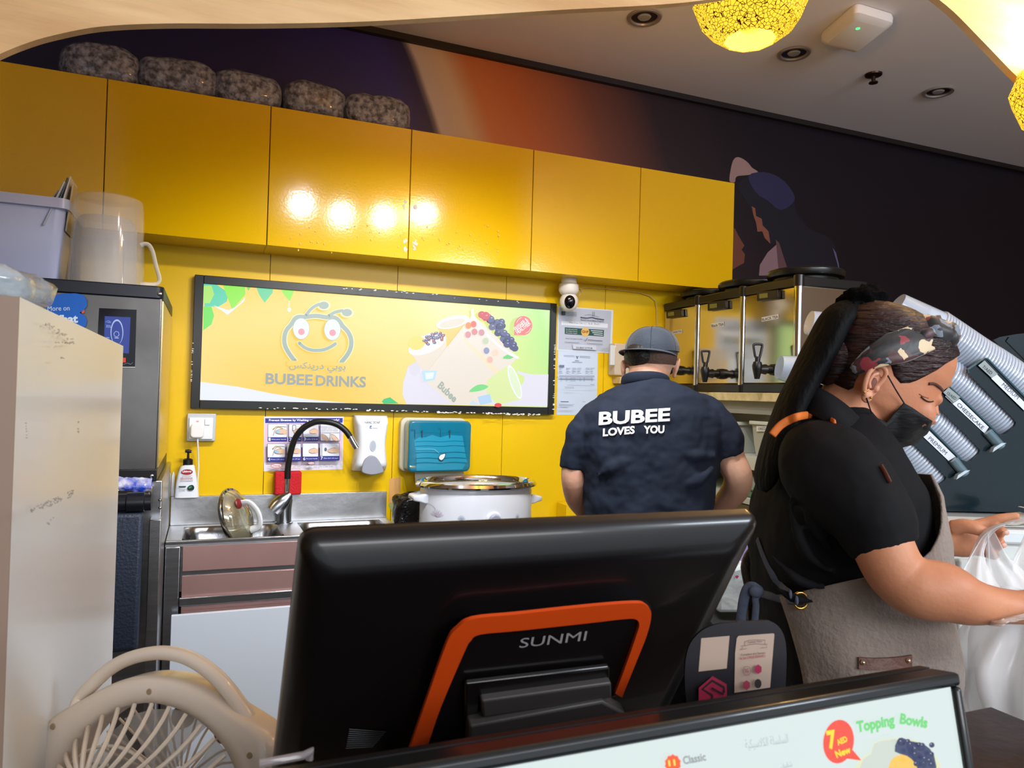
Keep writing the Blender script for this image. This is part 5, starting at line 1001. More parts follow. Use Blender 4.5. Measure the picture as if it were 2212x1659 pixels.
# ------------------------------------------------------------------ loyalty card stand
d_ = .66; PO = at(1590, 1430, 'd', d_); pnn = -V3((fw.x, fw.y, 0)).normalized(); pnn = (pnn+V3((0, 0, .12))).normalized()
t = thing('card_stand', 'Black round-cornered counter stand with a blank white square and a loyalty card', 'stand', (PO.x, PO.y, ZC))
q8 = lambda x, y, off=0: onp(1470+x/8.732, 1330+y/8.732, PO+pnn*off, pnn)
ol = catmull([(120, 1640), (85, 1300), (85, 1000), (115, 740), (200, 500), (400, 285), (640, 175), (900, 140), (1560, 92), (1720, 115), (1860, 215), (1960, 400), (2000, 700), (1990, 1200), (1960, 1640)], 3)
MB(mat('stand_black', (34, 32, 38), .4)).prism([q8(p.x, p.y) for p in ol]+[q8(1960, 2500), q8(140, 2500)], pnn*-.004).make('board', t); 
A = ArtT(PO, pnn, (1470, 1330, 8.732)); cr = fl((196, 172, 154), .5); A.poly([(392, 425), (925, 380), (872, 995), (340, 1055)], cr)
A.poly([(1085, 388), (1110, 380), (1750, 332), (1772, 350), (1690, 1355), (1015, 1455), (1030, 700), (1060, 430)], cr)
br = fl((120, 92, 92)); A.line([(1210, 490), (1300, 465), (1440, 455), (1600, 462), (1590, 540), (1440, 530), (1300, 545), (1215, 570)], 9, br, 0, True)
A.line([(1215, 565), (1145, 570), (1180, 600), (1130, 640), (1255, 620)], 8, br); A.line([(1595, 540), (1645, 530), (1620, 560), (1635, 600), (1520, 605)], 8, br)
A.text('Loyalty Time', (1275, 525), (1545, 510), 44, br, .01)
A.text('Complete the Stamps', (1140, 770), (1605, 728), 50, br, .01); A.text('& Get a FREE REWARD', (1130, 830), (1605, 780), 48, fl((184, 70, 92)), .01)
A.line([(1250+70*cos(k*pi/8)*(1+.06*(k % 2)), 1040+82*sin(k*pi/8)*(1+.06*(k % 2))) for k in range(16)], 8, br, 0, True); A.text('%', (1208, 1082), (1292, 1072), 84, fl((170, 80, 96)), .01)
for x, y, cl, hx in ((1465, 1010, (176, 40, 84), 1), (1245, 1310, (168, 60, 84), 1), (1462, 1282, (50, 44, 44), 0)):
    if hx: A.poly([(x+74*cos(pi/6+k*pi/3), y+92*sin(pi/6+k*pi/3)) for k in range(6)], fl(cl))
    else: A.disc(x, y, 66, 88, fl(cl), 22)
pk_ = fl((168, 34, 70)); A.poly([(605, 1140), (870, 1290), (880, 1660), (340, 1660), (345, 1360)], pk_); dk_ = fl((36, 30, 38))
A.line([(820, 1440), (820, 1350), (600, 1225), (415, 1385), (600, 1500), (600, 1560)], 42, dk_); A.line([(600, 1370), (800, 1480)], 38, dk_); A.make('card_print', t)
MB(BLACK).prism([q8(200, 1640, -.01), q8(1850, 1640, -.01), V3((q8(1850, 1640).x, q8(1850, 1640).y, ZC)), V3((q8(200, 1640).x, q8(200, 1640).y, ZC))], -pnn*.03).make('foot', t)

# ------------------------------------------------------------------ fan
DF = .73; fc = at(322, 1732, 'd', DF); s_ = DF/FPX
fn = (-fw-RR*.26+UU*.16).normalized(); fx = (RR-fn*RR.dot(fn)).normalized(); fy = fn.cross(fx); fy = fy if fy.dot(UU) > 0 else -fy
fq = lambda u_, v_, w__=0: fc+fx*((u_*1.07-4)*s_)+fy*((v_*.94)*s_)+fn*w__
t = thing('table_fan', 'Cream portable fan with an arched carry handle and curved guard ribs, bottom left', 'fan', (fc.x, fc.y, fc.z-.17))
crf = mat('fan_cream', (218, 204, 188), .28, coat=.4)
# face ring: annulus outer 272, inner 212, with two ear lobes
out = []
for k in range(96):
    a = 2*pi*k/96; r = 274
    for aa, bump, wd in ((28, 40, 15), (152, 32, 15)):
        dd = (math.degrees(a)-aa+180) % 360-180; r += bump*math.exp(-(dd/wd)**2)
    out.append((r*cos(a), r*sin(a)))
N = 96; mb = MB(crf); Rr = []
def ringof(fo, fi, mix, w__): return [fq(out[k][0]*mix+(1-mix)*212*cos(2*pi*k/N), out[k][1]*mix+(1-mix)*212*sin(2*pi*k/N), w__) for k in range(N)]
rings_ = [ringof(0, 0, 1.0, -.03), ringof(0, 0, 1.0, -.008), ringof(0, 0, .97, .0), ringof(0, 0, .85, .006), ringof(0, 0, .4, .007), ringof(0, 0, .06, .002), ringof(0, 0, 0, -.006), ringof(0, 0, 0, -.03)]
mb.rings(rings_+[rings_[0]], False); mb.make('face_ring', t, smooth=True, ang=60)
hp = catmull([fq(-198, 172, -.004), fq(-206, 205, -.012), fq(-178, 240, -.012), fq(-135, 280, -.012), (fq(-80, 308, -.012)), fq(-10, 322, -.012), fq(60, 312, -.012), fq(125, 275, -.012), fq(178, 222, -.012), fq(206, 180, -.012), fq(198, 158, -.004)], 6)
MB(crf).tube(hp, [(.0095, .007)]*len(hp), 14, up=fn).make('carry_handle', t, smooth=True)
ribm = mat('fan_rib', (222, 208, 190), .35); hub = (-62, 50); NR = 32
for k in range(NR):
    a = 2*pi*k/NR; P3 = []
    for j in range(9):
        f = j/8; rr = 214*(1-f)+40*f; aa = a-.75*f; hx, hy = hub[0]*f, hub[1]*f; P3.append(fq(hx+rr*cos(aa), hy+rr*sin(aa), .004+.050*sin(min(1, f*1.15)*pi/2)))
    MB(ribm).tube(P3, .0023, 7).make('guard_rib', t, smooth=True)
MB(ribm).tube([fq(-30+118*cos(2*pi*k/48), 24+118*sin(2*pi*k/48), .036) for k in range(48)], .0016, 6, closed=True).make('guard_ring', t, smooth=True)
MB(crf).lathe([(46*s_, 0), (44*s_, .006), (30*s_, .011), (.001, .013)], fq(hub[0], hub[1], .05), fn, 32).make('guard_cap', t, smooth=True)
bld = mat('fan_blade', (190, 184, 178), .2, alpha=.65)
for k in range(5):
    a0 = 2*pi*k/5+.3; mb = MB(bld)
    mb.grid(lambda u_, v_: fq((40+150*v_)*cos(a0+(u_-.5)*.95*(.6+.5*v_)), (40+150*v_)*sin(a0+(u_-.5)*.95*(.6+.5*v_)), -.02+.016*(u_-.5)), 8, 6); mb.make('blade', t, smooth=True)
MB(crf).lathe([(44*s_, -.03), (44*s_, -.008), (30*s_, .002), (.001, .004)], fc, fn, 28).make('blade_hub', t, smooth=True)
for k in range(30):
    a = 2*pi*k/30; MB(ribm).tube([fq(205*cos(a), 205*sin(a), -.03), fq(120*cos(a+.1), 120*sin(a+.1), -.045), fq(40*cos(a+.2), 40*sin(a+.2), -.05)], .0013, 5).make('rear_rib', t)
for u_, v_, r_ in ((-20, 148, 26), (88, 120, 24)): MB(mat('smoky_knob', (110, 96, 84), .3)).lathe([(r_*s_, 0), (r_*s_, .008), (.001, .01)], fq(u_, v_, -.062), fn, 20).make('rear_cap', t, smooth=True)
for u_, v_ in ((-4, 243), (-236, 148), (236, 125)): MB(mat('fan_screw', (150, 130, 100), .5)).lathe([(7*s_, 0), (6*s_, .001)], fq(u_, v_, .0065), fn, 14).make('screw_cover', t)
MB(crf).tube([fc-UP*.12-fn*.03, fc-UP*.19-fn*.03], [.05, .075], 20).make('foot', t, smooth=True)
zf = fc.z-.19; o = MB(WHITEL).box(-.13, .12, .66, .93, zf-.03, zf).box(-.12, -.10, .68, .91, 0, zf-.03).box(.09, .11, .68, .91, 0, zf-.03).make('low_stand', bevel=.003); tag(o, 'Low white stand holding the cream fan, below the bottom edge', 'stand')
# ------------------------------------------------------------------ people
def sgp(v, p): return math.copysign(abs(v)**p, v)
def interp(tab, y):
    for a, b in zip(tab, tab[1:]):
        if a[0] <= y <= b[0]:
            f = (y-a[0])/(b[0]-a[0]); f = f*f*(3-2*f)*.5+f*.5; return [a[i]+(b[i]-a[i])*f for i in range(len(a))]
    return list(tab[0] if y < tab[0][0] else tab[-1])
def body_ring(tab, y, th, D, off=0, p=.8):
    _, xl, xr, b = interp(tab, y)[:4]; c = at((xl+xr)/2, y, 'd', D); a = (xr-xl)/2*D/FPX
    return c+RH*((a+off)*sgp(cos(th), p))-FH*((b+off)*sgp(sin(th), p))       # th 0 = picture right, 90 = towards the viewer
def torso(mb, tab, D, n=40, off=0, y0=None, y1=None, step=18, p=.8):
    ys = []; y = y0 or tab[0][0]
    while y < (y1 or tab[-1][0]): ys.append(y); y += step
    ys.append(y1 or tab[-1][0]); mb.rings([[body_ring(tab, yy, 2*pi*k/n, D, off, p) for k in range(n)] for yy in ys])
def limb(mb, pts, n=18, k=5, up=None):
    """pts: (px, py, depth, ra[, rb]) smoothed into one tapering tube"""
    P = catmull([at(a[0], a[1], 'd', a[2]) for a in pts], k); R = catmull([(a[3], a[4] if len(a) > 4 else a[3], 0) for a in pts], k)
    mb.tube(P, [(r.x, r.y) for r in R], n, up=up)
def folds(ob, strength, scale, nm):
    tx_ = bpy.data.textures.new(nm, 'CLOUDS'); tx_.noise_scale = scale; tx_.noise_depth = 2
    d = ob.modifiers.new('folds', 'DISPLACE'); d.texture = tx_; d.strength = strength; d.mid_level = .5; d.texture_coords = 'LOCAL'
def hit(bv, x, y, lift=.002):
    d = ray(x, y).normalized(); h = bv.ray_cast(CAM, d); return (h[0]-d*lift) if h[0] else None
def skinmat(nm, col, col2): return mat(nm, col, .48, var=.2, vs=7, varc=col2, bump=.06, bs=160, spec=.4)
def cloth(nm, col, st=(1, 1, 1), bump=.35, bs=16):
    return mat(nm, col, .8, bump=bump, bs=bs, bdet=3, stretch=st, spec=.25)
def trousers(par, cx, cy, zt_, w_, dpt, m, shoe, face):
    side = V3((face.y, -face.x, 0)); mb = MB(m)
    mb.rings([[V3((cx, cy, z))+side*(w_*f*sgp(cos(a), .8))+face*(dpt*f*sgp(sin(a), .8)) for a in [2*pi*k/32 for k in range(32)]] for z, f in ((zt_, .97), (zt_-.06, 1), (zt_-.14, 1.02), (zt_-.2, .95))])
    for sg in (-1, 1):
        h = V3((cx, cy, 0))+side*(sg*w_*.5); mb.tube([h+UP*(zt_-.12), h+UP*(zt_-.25), h+side*sg*.01+UP*.5, h+side*sg*.02-face*.01+UP*.30, h+side*sg*.02-face*.02+UP*.05], [(dpt*.9, w_*.52), (dpt*.85, w_*.5), (.075, .075), (.066, .066), (.055, .055)], 20, up=face)
    remesh(mb.make('trousers', par), .009, 5)
    for sg in (-1, 1):
        h = V3((cx, cy, 0))+side*(sg*(w_*.5+.02)); s_ = MB(shoe); s_.tube([h-face*.09+UP*.04, h-face*.05+UP*.05, h+face*.05+UP*.045, h+face*.14+UP*.032, h+face*.17+UP*.028], [(.03, .03), (.045, .038), (.042, .042), (.03, .042), (.018, .028)], 18, up=UP); s_.make('shoe', par, smooth=True, ang=180)

# ============ man with the cap, back to the viewer
DM = 2.28
sk = skinmat('skin_light', (226, 182, 156), (214, 160, 134))
T1 = [(818, 1372, 1436, .05), (830, 1350, 1456, .065), (842, 1322, 1492, .085), (862, 1288, 1532, .105), (892, 1258, 1560, .125), (930, 1248, 1560, .135), (990, 1250, 1552, .14), (1050, 1256, 1540, .14), (1115, 1260, 1530, .145), (1200, 1256, 1534, .15), (1290, 1250, 1540, .15), (1370, 1250, 1540, .15)]
hip = at(1396, 1340, 'd', DM)
man = thing('person', 'Person with back turned, dark cap and navy polo lettered BUBEE LOVES YOU, arms forward', 'person', (hip.x, hip.y, 0))
mb = MB(sk); torso(mb, T1, DM, off=-.014, y0=826, p=.85)
limb(mb, [(1396, 850, 2.29, .062, .06), (1398, 815, 2.30, .058, .058), (1402, 780, 2.33, .056, .060), (1404, 760, 2.35, .05)])
hc = at(1405, 768, 'd', 2.345); mb.ball(hc, .080, .097, .074, RH, FH, UP, 28, 18); mb.ball(at(1404, 792, 'd', 2.35), .066, .085, .07, RH, FH, UP, 22, 14)
for x, y, d, rx, ry, tl in ((1461, 793, 2.36, .0085, .032, .25), (1346, 796, 2.36, .008, .028, -.1)):
    c = at(x, y, 'd', d); mb.ball(c, rx, .018, ry, RH, FH, (UP+RH*tl).normalized(), 14, 12); mb.ball(c-(UP+RH*tl)*ry*.8, rx*.9, .012, ry*.35, RH, FH, UP, 10, 8)
limb(mb, [(1296, 930, 2.28, .034), (1256, 956, 2.27, .036), (1240, 1010, 2.27, .038, .04), (1241, 1050, 2.28, .037, .04), (1250, 1085, 2.34, .034), (1282, 1118, 2.44, .029), (1318, 1136, 2.50, .024)])
limb(mb, [(1512, 890, 2.28, .052), (1562, 940, 2.26, .047), (1577, 990, 2.25, .045), (1594, 1028, 2.25, .043), (1588, 1058, 2.29, .042), (1562, 1090, 2.34, .034), (1540, 1115, 2.38, .026)])
for hx, hy, hd, sg in ((1334, 1142, 2.53, 1), (1530, 1128, 2.41, -1)):
    mb.ball(at(hx, hy, 'd', hd), .04, .034, .02, RH, FH, UP, 16, 10)
    for j in range(4): limb(mb, [(hx+sg*(8+j*4), hy+2-j*4, hd+.01, .010), (hx+sg*(26+j*2), hy+2-j*6, hd+.03, .009), (hx+sg*(36-j*2), hy+14-j*5, hd+.045, .008)], 10, 3)
    limb(mb, [(hx-sg*6, hy-8, hd-.01, .012), (hx+sg*6, hy-22, hd+.01, .010), (hx+sg*20, hy-24, hd+.025, .009)], 10, 3)
remesh(mb.make('body', man), .0045, 3)
nav = cloth('navy_polo', (30, 38, 54), (1, 1, .8), .5, 9)
mb = MB(nav); torso(mb, T1, DM, y0=820)
limb(mb, [(1335, 884, 2.28, .042), (1296, 900, 2.28, .054), (1263, 932, 2.27, .052), (1246, 972, 2.27, .047, .05), (1238, 1013, 2.27, .037, .046)])
limb(mb, [(1470, 880, 2.28, .042), (1514, 888, 2.28, .054), (1544, 914, 2.26, .056), (1562, 948, 2.25, .055), (1571, 984, 2.25, .050, .055)])
# shoulder-blade and side folds, modelled as soft ridges
for fp in (((1300, 1085), (1400, 1035), (1500, 1000)), ((1330, 1100), (1430, 1075), (1520, 1050)), ((1290, 1030), (1340, 1000), (1420, 975)), ((1540, 1010), (1500, 1040), (1440, 1060)), ((1545, 985), (1500, 985), (1450, 975))):
    limb(mb, [(fp[0][0], fp[0][1], 2.175, .006), (fp[1][0], fp[1][1], 2.158, .020), (fp[2][0], fp[2][1], 2.172, .006)], 12, 5)
shirt = remesh(mb.make('polo_shirt', man), .0055, 5); folds(shirt, .022, .075, 'polo_folds')
bv = bvh_of(shirt)
mb = MB(nav); q = []
for k in range(40):
    a = 2*pi*k/40; x = 1394+50*cos(a); y = 828-15*max(0, sin(a))**1.2-2*abs(cos(a))+8*(1-abs(cos(a)))*(sin(a) < 0); q.append(at(x, y, 'd', 2.285-.062*sin(a)))
mb.tube(q, [(.016, .0045)]*40, 10, up=UP, closed=True); mb.make('collar', man, smooth=True, ang=180)
def wrap_text(bv, par, nm, items, m, lift=.003):
    mb = MB(m)
    for body, a, b, h, bold, upv in items:
        vs, fs = text2d(body, bold); a = V3((*a, 0)); b = V3((*b, 0)); t_ = b-a; u_ = V3((*upv, 0)).normalized()*h
        pts = []; ok = True
        for x, y in vs:
            p = a+t_*x+u_*y; h_ = hit(bv, p.x, p.y, lift); pts.append(h_ if h_ else at(p.x, p.y, 'd', 2.14))
        mb.add(pts, fs)
    return mb.make(nm, par)
wrap_text(bv, man, 'back_lettering', [('BUBEE', (1293, 919), (1447, 910), 29, .035, (.04, -1)), ('LOVES', (1302, 943), (1371, 937), 17.5, .04, (.03, -1)), ('YOU', (1390, 937), (1435, 936), 17.5, .04, (.03, -1))], mat('white_vinyl', (238, 240, 244), .6), .0045)
hr = mat('dark_hair', (22, 18, 18), .55, bump=.5, bs=120)
fade = mat('hair_fade', (88, 66, 56), .7, bump=.4, bs=180)
def cap_shell(mb, c, rx, ry, rz, z0, z1, ex, ey, n=32, m=8):
    R = []
    for j in range(m+1):
        z = z0+(z1-z0)*j/m; f = math.sqrt(max(.0005, 1-z*z)); R.append([c+ex*(rx*f*cos(2*pi*k/n))+ey*(ry*f*sin(2*pi*k/n))+UP*(rz*z) for k in range(n)])
    mb.rings(R, True)
mb = MB(fade); cap_shell(mb, hc, .0825, .100, .085, -.34, .3, RH, FH); mb.make('faded_hair', man, smooth=True, ang=60)
mb = MB(hr); mb.ball(at(1385, 768, 'd', 2.31), .052, .066, .045, RH, FH, UP, 24, 14); mb.make('hair', man, smooth=True)
cap = mat('cap_twill', (38, 48, 62), .75, bump=.25, bs=220, sheen=.2)
cc = at(1408, 757, 'd', 2.345); dm = []
mb = MB(cap)
for j in range(13):
    t_ = pi/2*j/12; f = cos(t_)**.8 if t_ < pi/2 else 0; dm.append([cc+RH*((.0845*f+.0005)*cos(2*pi*k/40))+FH*((.103*f+.0005)*sin(2*pi*k/40))+UP*(.078*sin(t_)**.95-.004) for k in range(40)])
mb.rings(dm, True); cp = mb.make('cap', man, smooth=True, ang=70)
MB(cap).lathe([(.006, 0), (.005, .003), (.001, .004)], cc+UP*.073, n=12).make('button', cp, smooth=True)
for k in range(3):
    a = pi*k/3+.25; MB(mat('cap_seam', (26, 34, 46), .8)).tube([cc+RH*(.0845*cos(t_)**.8*cos(a) if t_ <= pi/2 else -.0845*cos(pi-t_)**.8*cos(a))+FH*(.103*(cos(t_)**.8 if t_ <= pi/2 else -cos(pi-t_)**.8)*sin(a))+UP*(.0785*sin(t_)**.95-.004) for t_ in [pi*j/24*.998+.002 for j in range(25)]], .0011, 5).make('seam', cp)
vd = (-FH-RH*.62).normalized(); vs_ = V3((vd.y, -vd.x, 0)); vs_ = vs_ if vs_.dot(RH) > 0 else -vs_
mb = MB(cap); top_ = lambda u_, v_, dz: cc+vs_*(.088*sin((u_-.5)*pi*.98))+vd*((.098*cos((u_-.5)*pi*.98)*.86)+v_*.055*cos((u_-.5)*pi*.9)**.6)+UP*(.001+dz-.012*abs(2*u_-1)**2.2-.006*v_)
mb.grid(lambda u_, v_: top_(u_, v_, .0015), 24, 5); mb.grid(lambda u_, v_: top_(u_, v_, -.0015), 24, 5); mb.tube([top_(i/24, 1, 0) for i in range(25)], .0018, 6); mb.make('visor', cp, smooth=True, ang=180)
glv = mat('clear_glove', (214, 224, 230), .2, alpha=.6, bump=.6, bs=50)
mb = MB(glv); limb(mb, [(1550, 1098, 2.355, .037), (1540, 1112, 2.385, .036), (1528, 1132, 2.41, .046, .034), (1508, 1146, 2.44, .03)], 16); mb.make('disposable_glove', man, smooth=True, ang=180)
trousers(man, hip.x, hip.y, hip.z+.06, .172, .125, cloth('dark_trousers', (26, 28, 36)), mat('black_shoe', (16, 16, 18), .4), FH)

# ============ woman facing right in apron and mask
DW = 1.20; SW = DW/FPX
skw = skinmat('skin_warm', (216, 152, 114), (198, 130, 96))
T2 = [(872, 1792, 1850, .05), (890, 1770, 1862, .07), (915, 1742, 1880, .10), (950, 1712, 1904, .13), (1000, 1682, 1926, .15), (1050, 1658, 1950, .162), (1110, 1640, 1964, .165), (1180, 1634, 1976, .162), (1250, 1640, 1986, .158), (1320, 1648, 1991, .16), (1400, 1650, 1990, .168), (1480, 1646, 1986, .175), (1560, 1644, 1980, .178), (1640, 1644, 1975, .178)]
hip2 = at(1812, 1560, 'd', DW)
wom = thing('person', 'Person in profile facing right, black mask, floral headband and suede apron, holding a carrier bag', 'person', (hip2.x, hip2.y, 0))
OH = at(1885, 835, 'd', DW); ha = (RR*.90-UU*.436).normalized(); hb = (RR*.436+UU*.90).normalized(); hl = ha.cross(hb)
if hl.dot(fw) > 0: hl = -hl                # towards the viewer
HP = lambda a, b, l=0: OH+ha*a+hb*b+hl*l
HT = [(-.080, .056, .025, .014, .0), (-.070, .071, .0, .032, 0), (-.05, .086, -.03, .050, 0), (-.03, .091, -.055, .063, 0), (-.01, .095, -.074, .067, 0), (.010, .094, -.083, .0695, 0), (.028, .0915, -.087, .071, 0), (.045, .0985, -.089, .074, 0), (.07, .0985, -.089, .0755, 0), (.09, .093, -.085, .0725, 0), (.108, .075, -.072, .061, 0), (.120, .045, -.045, .042, 0), (.125, .012, -.012, .014, 0)]
def head(b, th, off=0):
    _, af, ab, w_, _ = interp(HT, b); ca, ra = (af+ab)/2, (af-ab)/2; e = .82
    return HP(ca+(ra+off)*sgp(cos(th), e), b, (w_+off)*sgp(sin(th), e))
mb = MB(skw)
bs_ = [-.080+(.205)*j/26 for j in range(27)]
mb.rings([[head(b, 2*pi*k/40) for k in range(40)] for b in bs_])
mb.tube([HP(.088, .034), HP(.098, .018), HP(.107, .002), HP(.1085, -.008), HP(.098, -.018)], [(.007, .009), (.008, .010), (.009, .013), (.009, .016), (.007, .012)], 14, up=hb)
for sg in (-1, 1):
    mb.ball(HP(.081, .018, sg*.031), .013, .017, .011, ha, hl, hb, 14, 10)       # eyelid over the eyeball
    mb.tube([HP(.098, .047, sg*.006), HP(.095, .052, sg*.022), HP(.080, .050, sg*.043)], [.006, .0075, .005], 10)     # brow ridge
    mb.ball(HP(.066, -.012, sg*.042), .024, .02, .022, ha, hl, hb, 14, 10)        # cheek
limb(mb, [(1858, 828, DW, .05, .052), (1846, 862, DW, .052), (1828, 895, DW, .06), (1812, 925, DW, .07)], 24)
torso(mb, T2, DW, off=-.016, y0=890)
# near arm
limb(mb, [(1815, 1000, 1.09, .05), (1860, 1080, 1.03, .044), (1893, 1145, 1.0, .040), (1918, 1205, .985, .0385), (1943, 1244, .98, .038), (1985, 1270, .97, .0395), (2040, 1279, .965, .0385), (2095, 1299, .965, .031), (2150, 1307, .97, .0235, .026), (2212, 1312, .98, .020, .027), (2240, 1312, .99, .021, .03)], 26)
mb.ball(at(2282, 1316, 'd', 1.0), .035, .018, .028, RR, FH, UU, 16, 10)
for j in range(4): limb(mb, [(2300, 1296+j*14, 1.0, .0095), (2340, 1300+j*15, 1.005, .009), (2362, 1318+j*12, 1.01, .008)], 10, 3)
limb(mb, [(2268, 1296, .98, .012), (2300, 1278, .975, .010), (2326, 1276, .98, .009)], 10, 3)
# far arm and hand
DH = 1.33
limb(mb, [(1860, 1000, 1.32, .046), (1890, 1100, 1.35, .040), (1925, 1180, 1.36, .036), (1985, 1180, DH, .028, .030), (2020, 1172, DH, .0235, .027), (2045, 1166, DH, .022, .03), (2078, 1162, DH, .019, .035), (2104, 1164, DH, .015, .033)], 20, up=FH)
limb(mb, [(2056, 1140, 1.315, .014), (2084, 1137, 1.30, .0125), (2108, 1142, 1.29, .0115), (2130, 1151, 1.288, .0095)], 14)       # thumb
limb(mb, [(2092, 1140, 1.335, .012), (2128, 1129, 1.33, .0095), (2162, 1120, 1.32, .0088), (2202, 1115, 1.31, .0078)], 14)       # index
limb(mb, [(2102, 1154, 1.335, .0125), (2134, 1148, 1.33, .0105), (2158, 1147, 1.31, .0098), (2171, 1151, 1.30, .009)], 14)
limb(mb, [(2102, 1170, 1.335, .0125), (2132, 1171, 1.33, .0105), (2154, 1174, 1.31, .0098), (2167, 1178, 1.30, .009)], 14)
limb(mb, [(2100, 1186, 1.335, .011), (2124, 1192, 1.33, .0095), (2142, 1197, 1.31, .009), (2152, 1201, 1.30, .0085)], 14)
bodyw = remesh(mb.make('body', wom), .0032, 3); bvw = bvh_of(bodyw)
for i, (x, y) in enumerate(((2178, 1151), (2173, 1178), (2157, 1201))):
    mb = MB(mat('fingernail', (226, 176, 154), .2)); p = at(x-4, y, 'd', 1.2915); mb.ball(p, .0055, .002, .0045, RR, fw, UU, 10, 6); mb.make('fingernail', wom, smooth=True)
# ear
ea = mat('skin_ear', (214, 150, 118), .45); ec = at(1884, 828, 'd', 1.120); eu = (hb*1.0-ha*.12).normalized(); ef = eu.cross(hl).normalized(); ef = ef if ef.dot(ha) > 0 else -ef
EQ = lambda u_, v_, w_=0: ec+ef*(u_*.92)+eu*(v_*.90)+hl*w_
mb = MB(ea); mb.ball(EQ(.001, 0, -.004), .0135, .006, .024, ef, hl, eu, 20, 12)
mb.tube(catmull([EQ(.008, -.004, .0), EQ(.013, .010, .003), EQ(.013, .022, .006), EQ(.004, .030, .009), EQ(-.008, .028, .011), EQ(-.0155, .015, .012), EQ(-.0165, .0, .011), EQ(-.013, -.014, .008), EQ(-.006, -.024, .004)], 4), .0038, 10)
mb.tube(catmull([EQ(.002, .018, .004), EQ(-.006, .012, .006), EQ(-.008, 0, .005), EQ(-.003, -.010, .004)], 4), .0032, 10)
mb.ball(EQ(-.002, -.024, .002), .0085, .0055, .010, ef, hl, eu, 14, 10); mb.ball(EQ(.009, -.006, .001), .0045, .004, .0065, ef, hl, eu, 12, 8)
remesh(mb.make('ear', wom), .0012, 2); MB(mat('ear_hollow_shade', (120, 66, 50), .6)).ball(EQ(.001, -.001, .0015), .0058, .002, .010, ef, hl, eu, 14, 8).make('ear_hollow_shade', wom, smooth=True)  # small dark ball colours in the shade of the ear's hollow
gd = mat('gold', (230, 180, 90), .2, 1)
for u_, v_ in ((-.0085, -.0155), (.0015, -.0245), (-.0115, -.0195)): MB(gd).ball(EQ(u_, v_, .0085), .0019, n=10, m=6).make('earring', wom, smooth=True)
# eye and brow, laid on the face
dkb = mat('brow_hair', (44, 26, 22), .7)
def onface(pts, r_, nm, m, lift=.0012):
    q = [hit(bvw, x, y, lift) for x, y in pts]; q = [p for p in q if p]
    if len(q) > 1: MB(m).tube(catmull(q, 4), r_, 8).make(nm, wom, smooth=True)
onface([(2006, 829), (2018, 829), (2029, 836), (2036, 844)], .0024, 'eyebrow', mat('brow_soft', (84, 50, 42), .8), .0004)
onface([(1990, 857), (1998, 864), (2008, 868), (2016, 867)], .0011, 'eyelashes', dkb); onface([(1986, 851), (1996, 857), (2006, 860)], .0006, 'lid_crease', mat('crease_shade', (136, 84, 66), .6), .0006)  # lid crease is a darker line drawn in place of shade
# hair
hw_ = mat('long_dark_hair', (28, 18, 19), .42, bump=1.0, bs=34, bdet=4, stretch=(.8, .8, 5), var=.7, vs=10, varc=(56, 24, 20))
def hline(th):
    d = abs((math.degrees(th)+180) % 360-180); tb_ = [(0, .104), (35, .094), (60, .070), (80, .020), (92, .006), (102, .030), (120, .022), (138, -.022), (160, -.040), (180, -.044)]
    for (a, b), (c, e) in zip(tb_, tb_[1:]):
        if a <= d <= c: return b+(e-b)*(d-a)/(c-a)
    return -.044
mb = MB(hw_); n = 64; m_ = 20; rows = []
for j in range(m_+1):
    f = j/m_; row = []
    for k in range(n):
        th = 2*pi*k/n; b0 = hline(th); b = b0+(.1245-b0)*f; back = max(0, -cos(th)); off = .0035*min(1, j/2)+.006*back+.005*f
        row.append(head(b, th, off)+hb*(.006*f))
    rows.append(row)
mb.rings([[head(hline(2*pi*k/n), 2*pi*k/n, -.004) for k in range(n)]]+rows, True); mb.make('hair', wom, smooth=True, ang=180)
mb = MB(hw_); mb.ball(HP(-.078, .012, 0), .036, .052, .044, ha, hl, hb, 26, 16); mb.ball(HP(-.062, .082, 0), .045, .055, .038, ha, hl, hb, 26, 16)
for q in mb.v: q += V3((0, 0, 1))*.003*noise.noise(q*40)
mb.make('hair', wom, smooth=True, ang=180)
fz = mat('black_plush', (8, 8, 9), .95, bump=.6, bs=90, spec=.05)
mb = MB(fz); bc = HP(-.085, .128)
mb.ball(at(1868, 668, 'd', DW), .038, .042, .038, RR, FH, UU, 36, 24)
for q in mb.v: q += (q-at(1868, 668, 'd', DW)).normalized()*(.011*noise.noise(q*55)+.006*noise.noise(q*120))
mb.make('plush_scrunchie', wom, smooth=True, ang=180)
vl = mat('black_veil', (11, 12, 14), .7, bump=.5, bs=26, stretch=(3, 3, .5), spec=.15)
mb = MB(vl); limb(mb, [(1862, 668, 1.20, .02, .03), (1838, 676, 1.20, .024, .04), (1808, 694, 1.20, .026, .05), (1780, 738, 1.195, .0225, .055), (1748, 800, 1.19, .0215, .056), (1716, 862, 1.18, .021, .056), (1690, 925, 1.17, .019, .054), (1668, 985, 1.165, .016, .048), (1652, 1035, 1.165, .012, .04), (1645, 1060, 1.165, .004, .02)], 24, 6, up=RR); mb.make('hanging_veil', wom, smooth=True, ang=180)
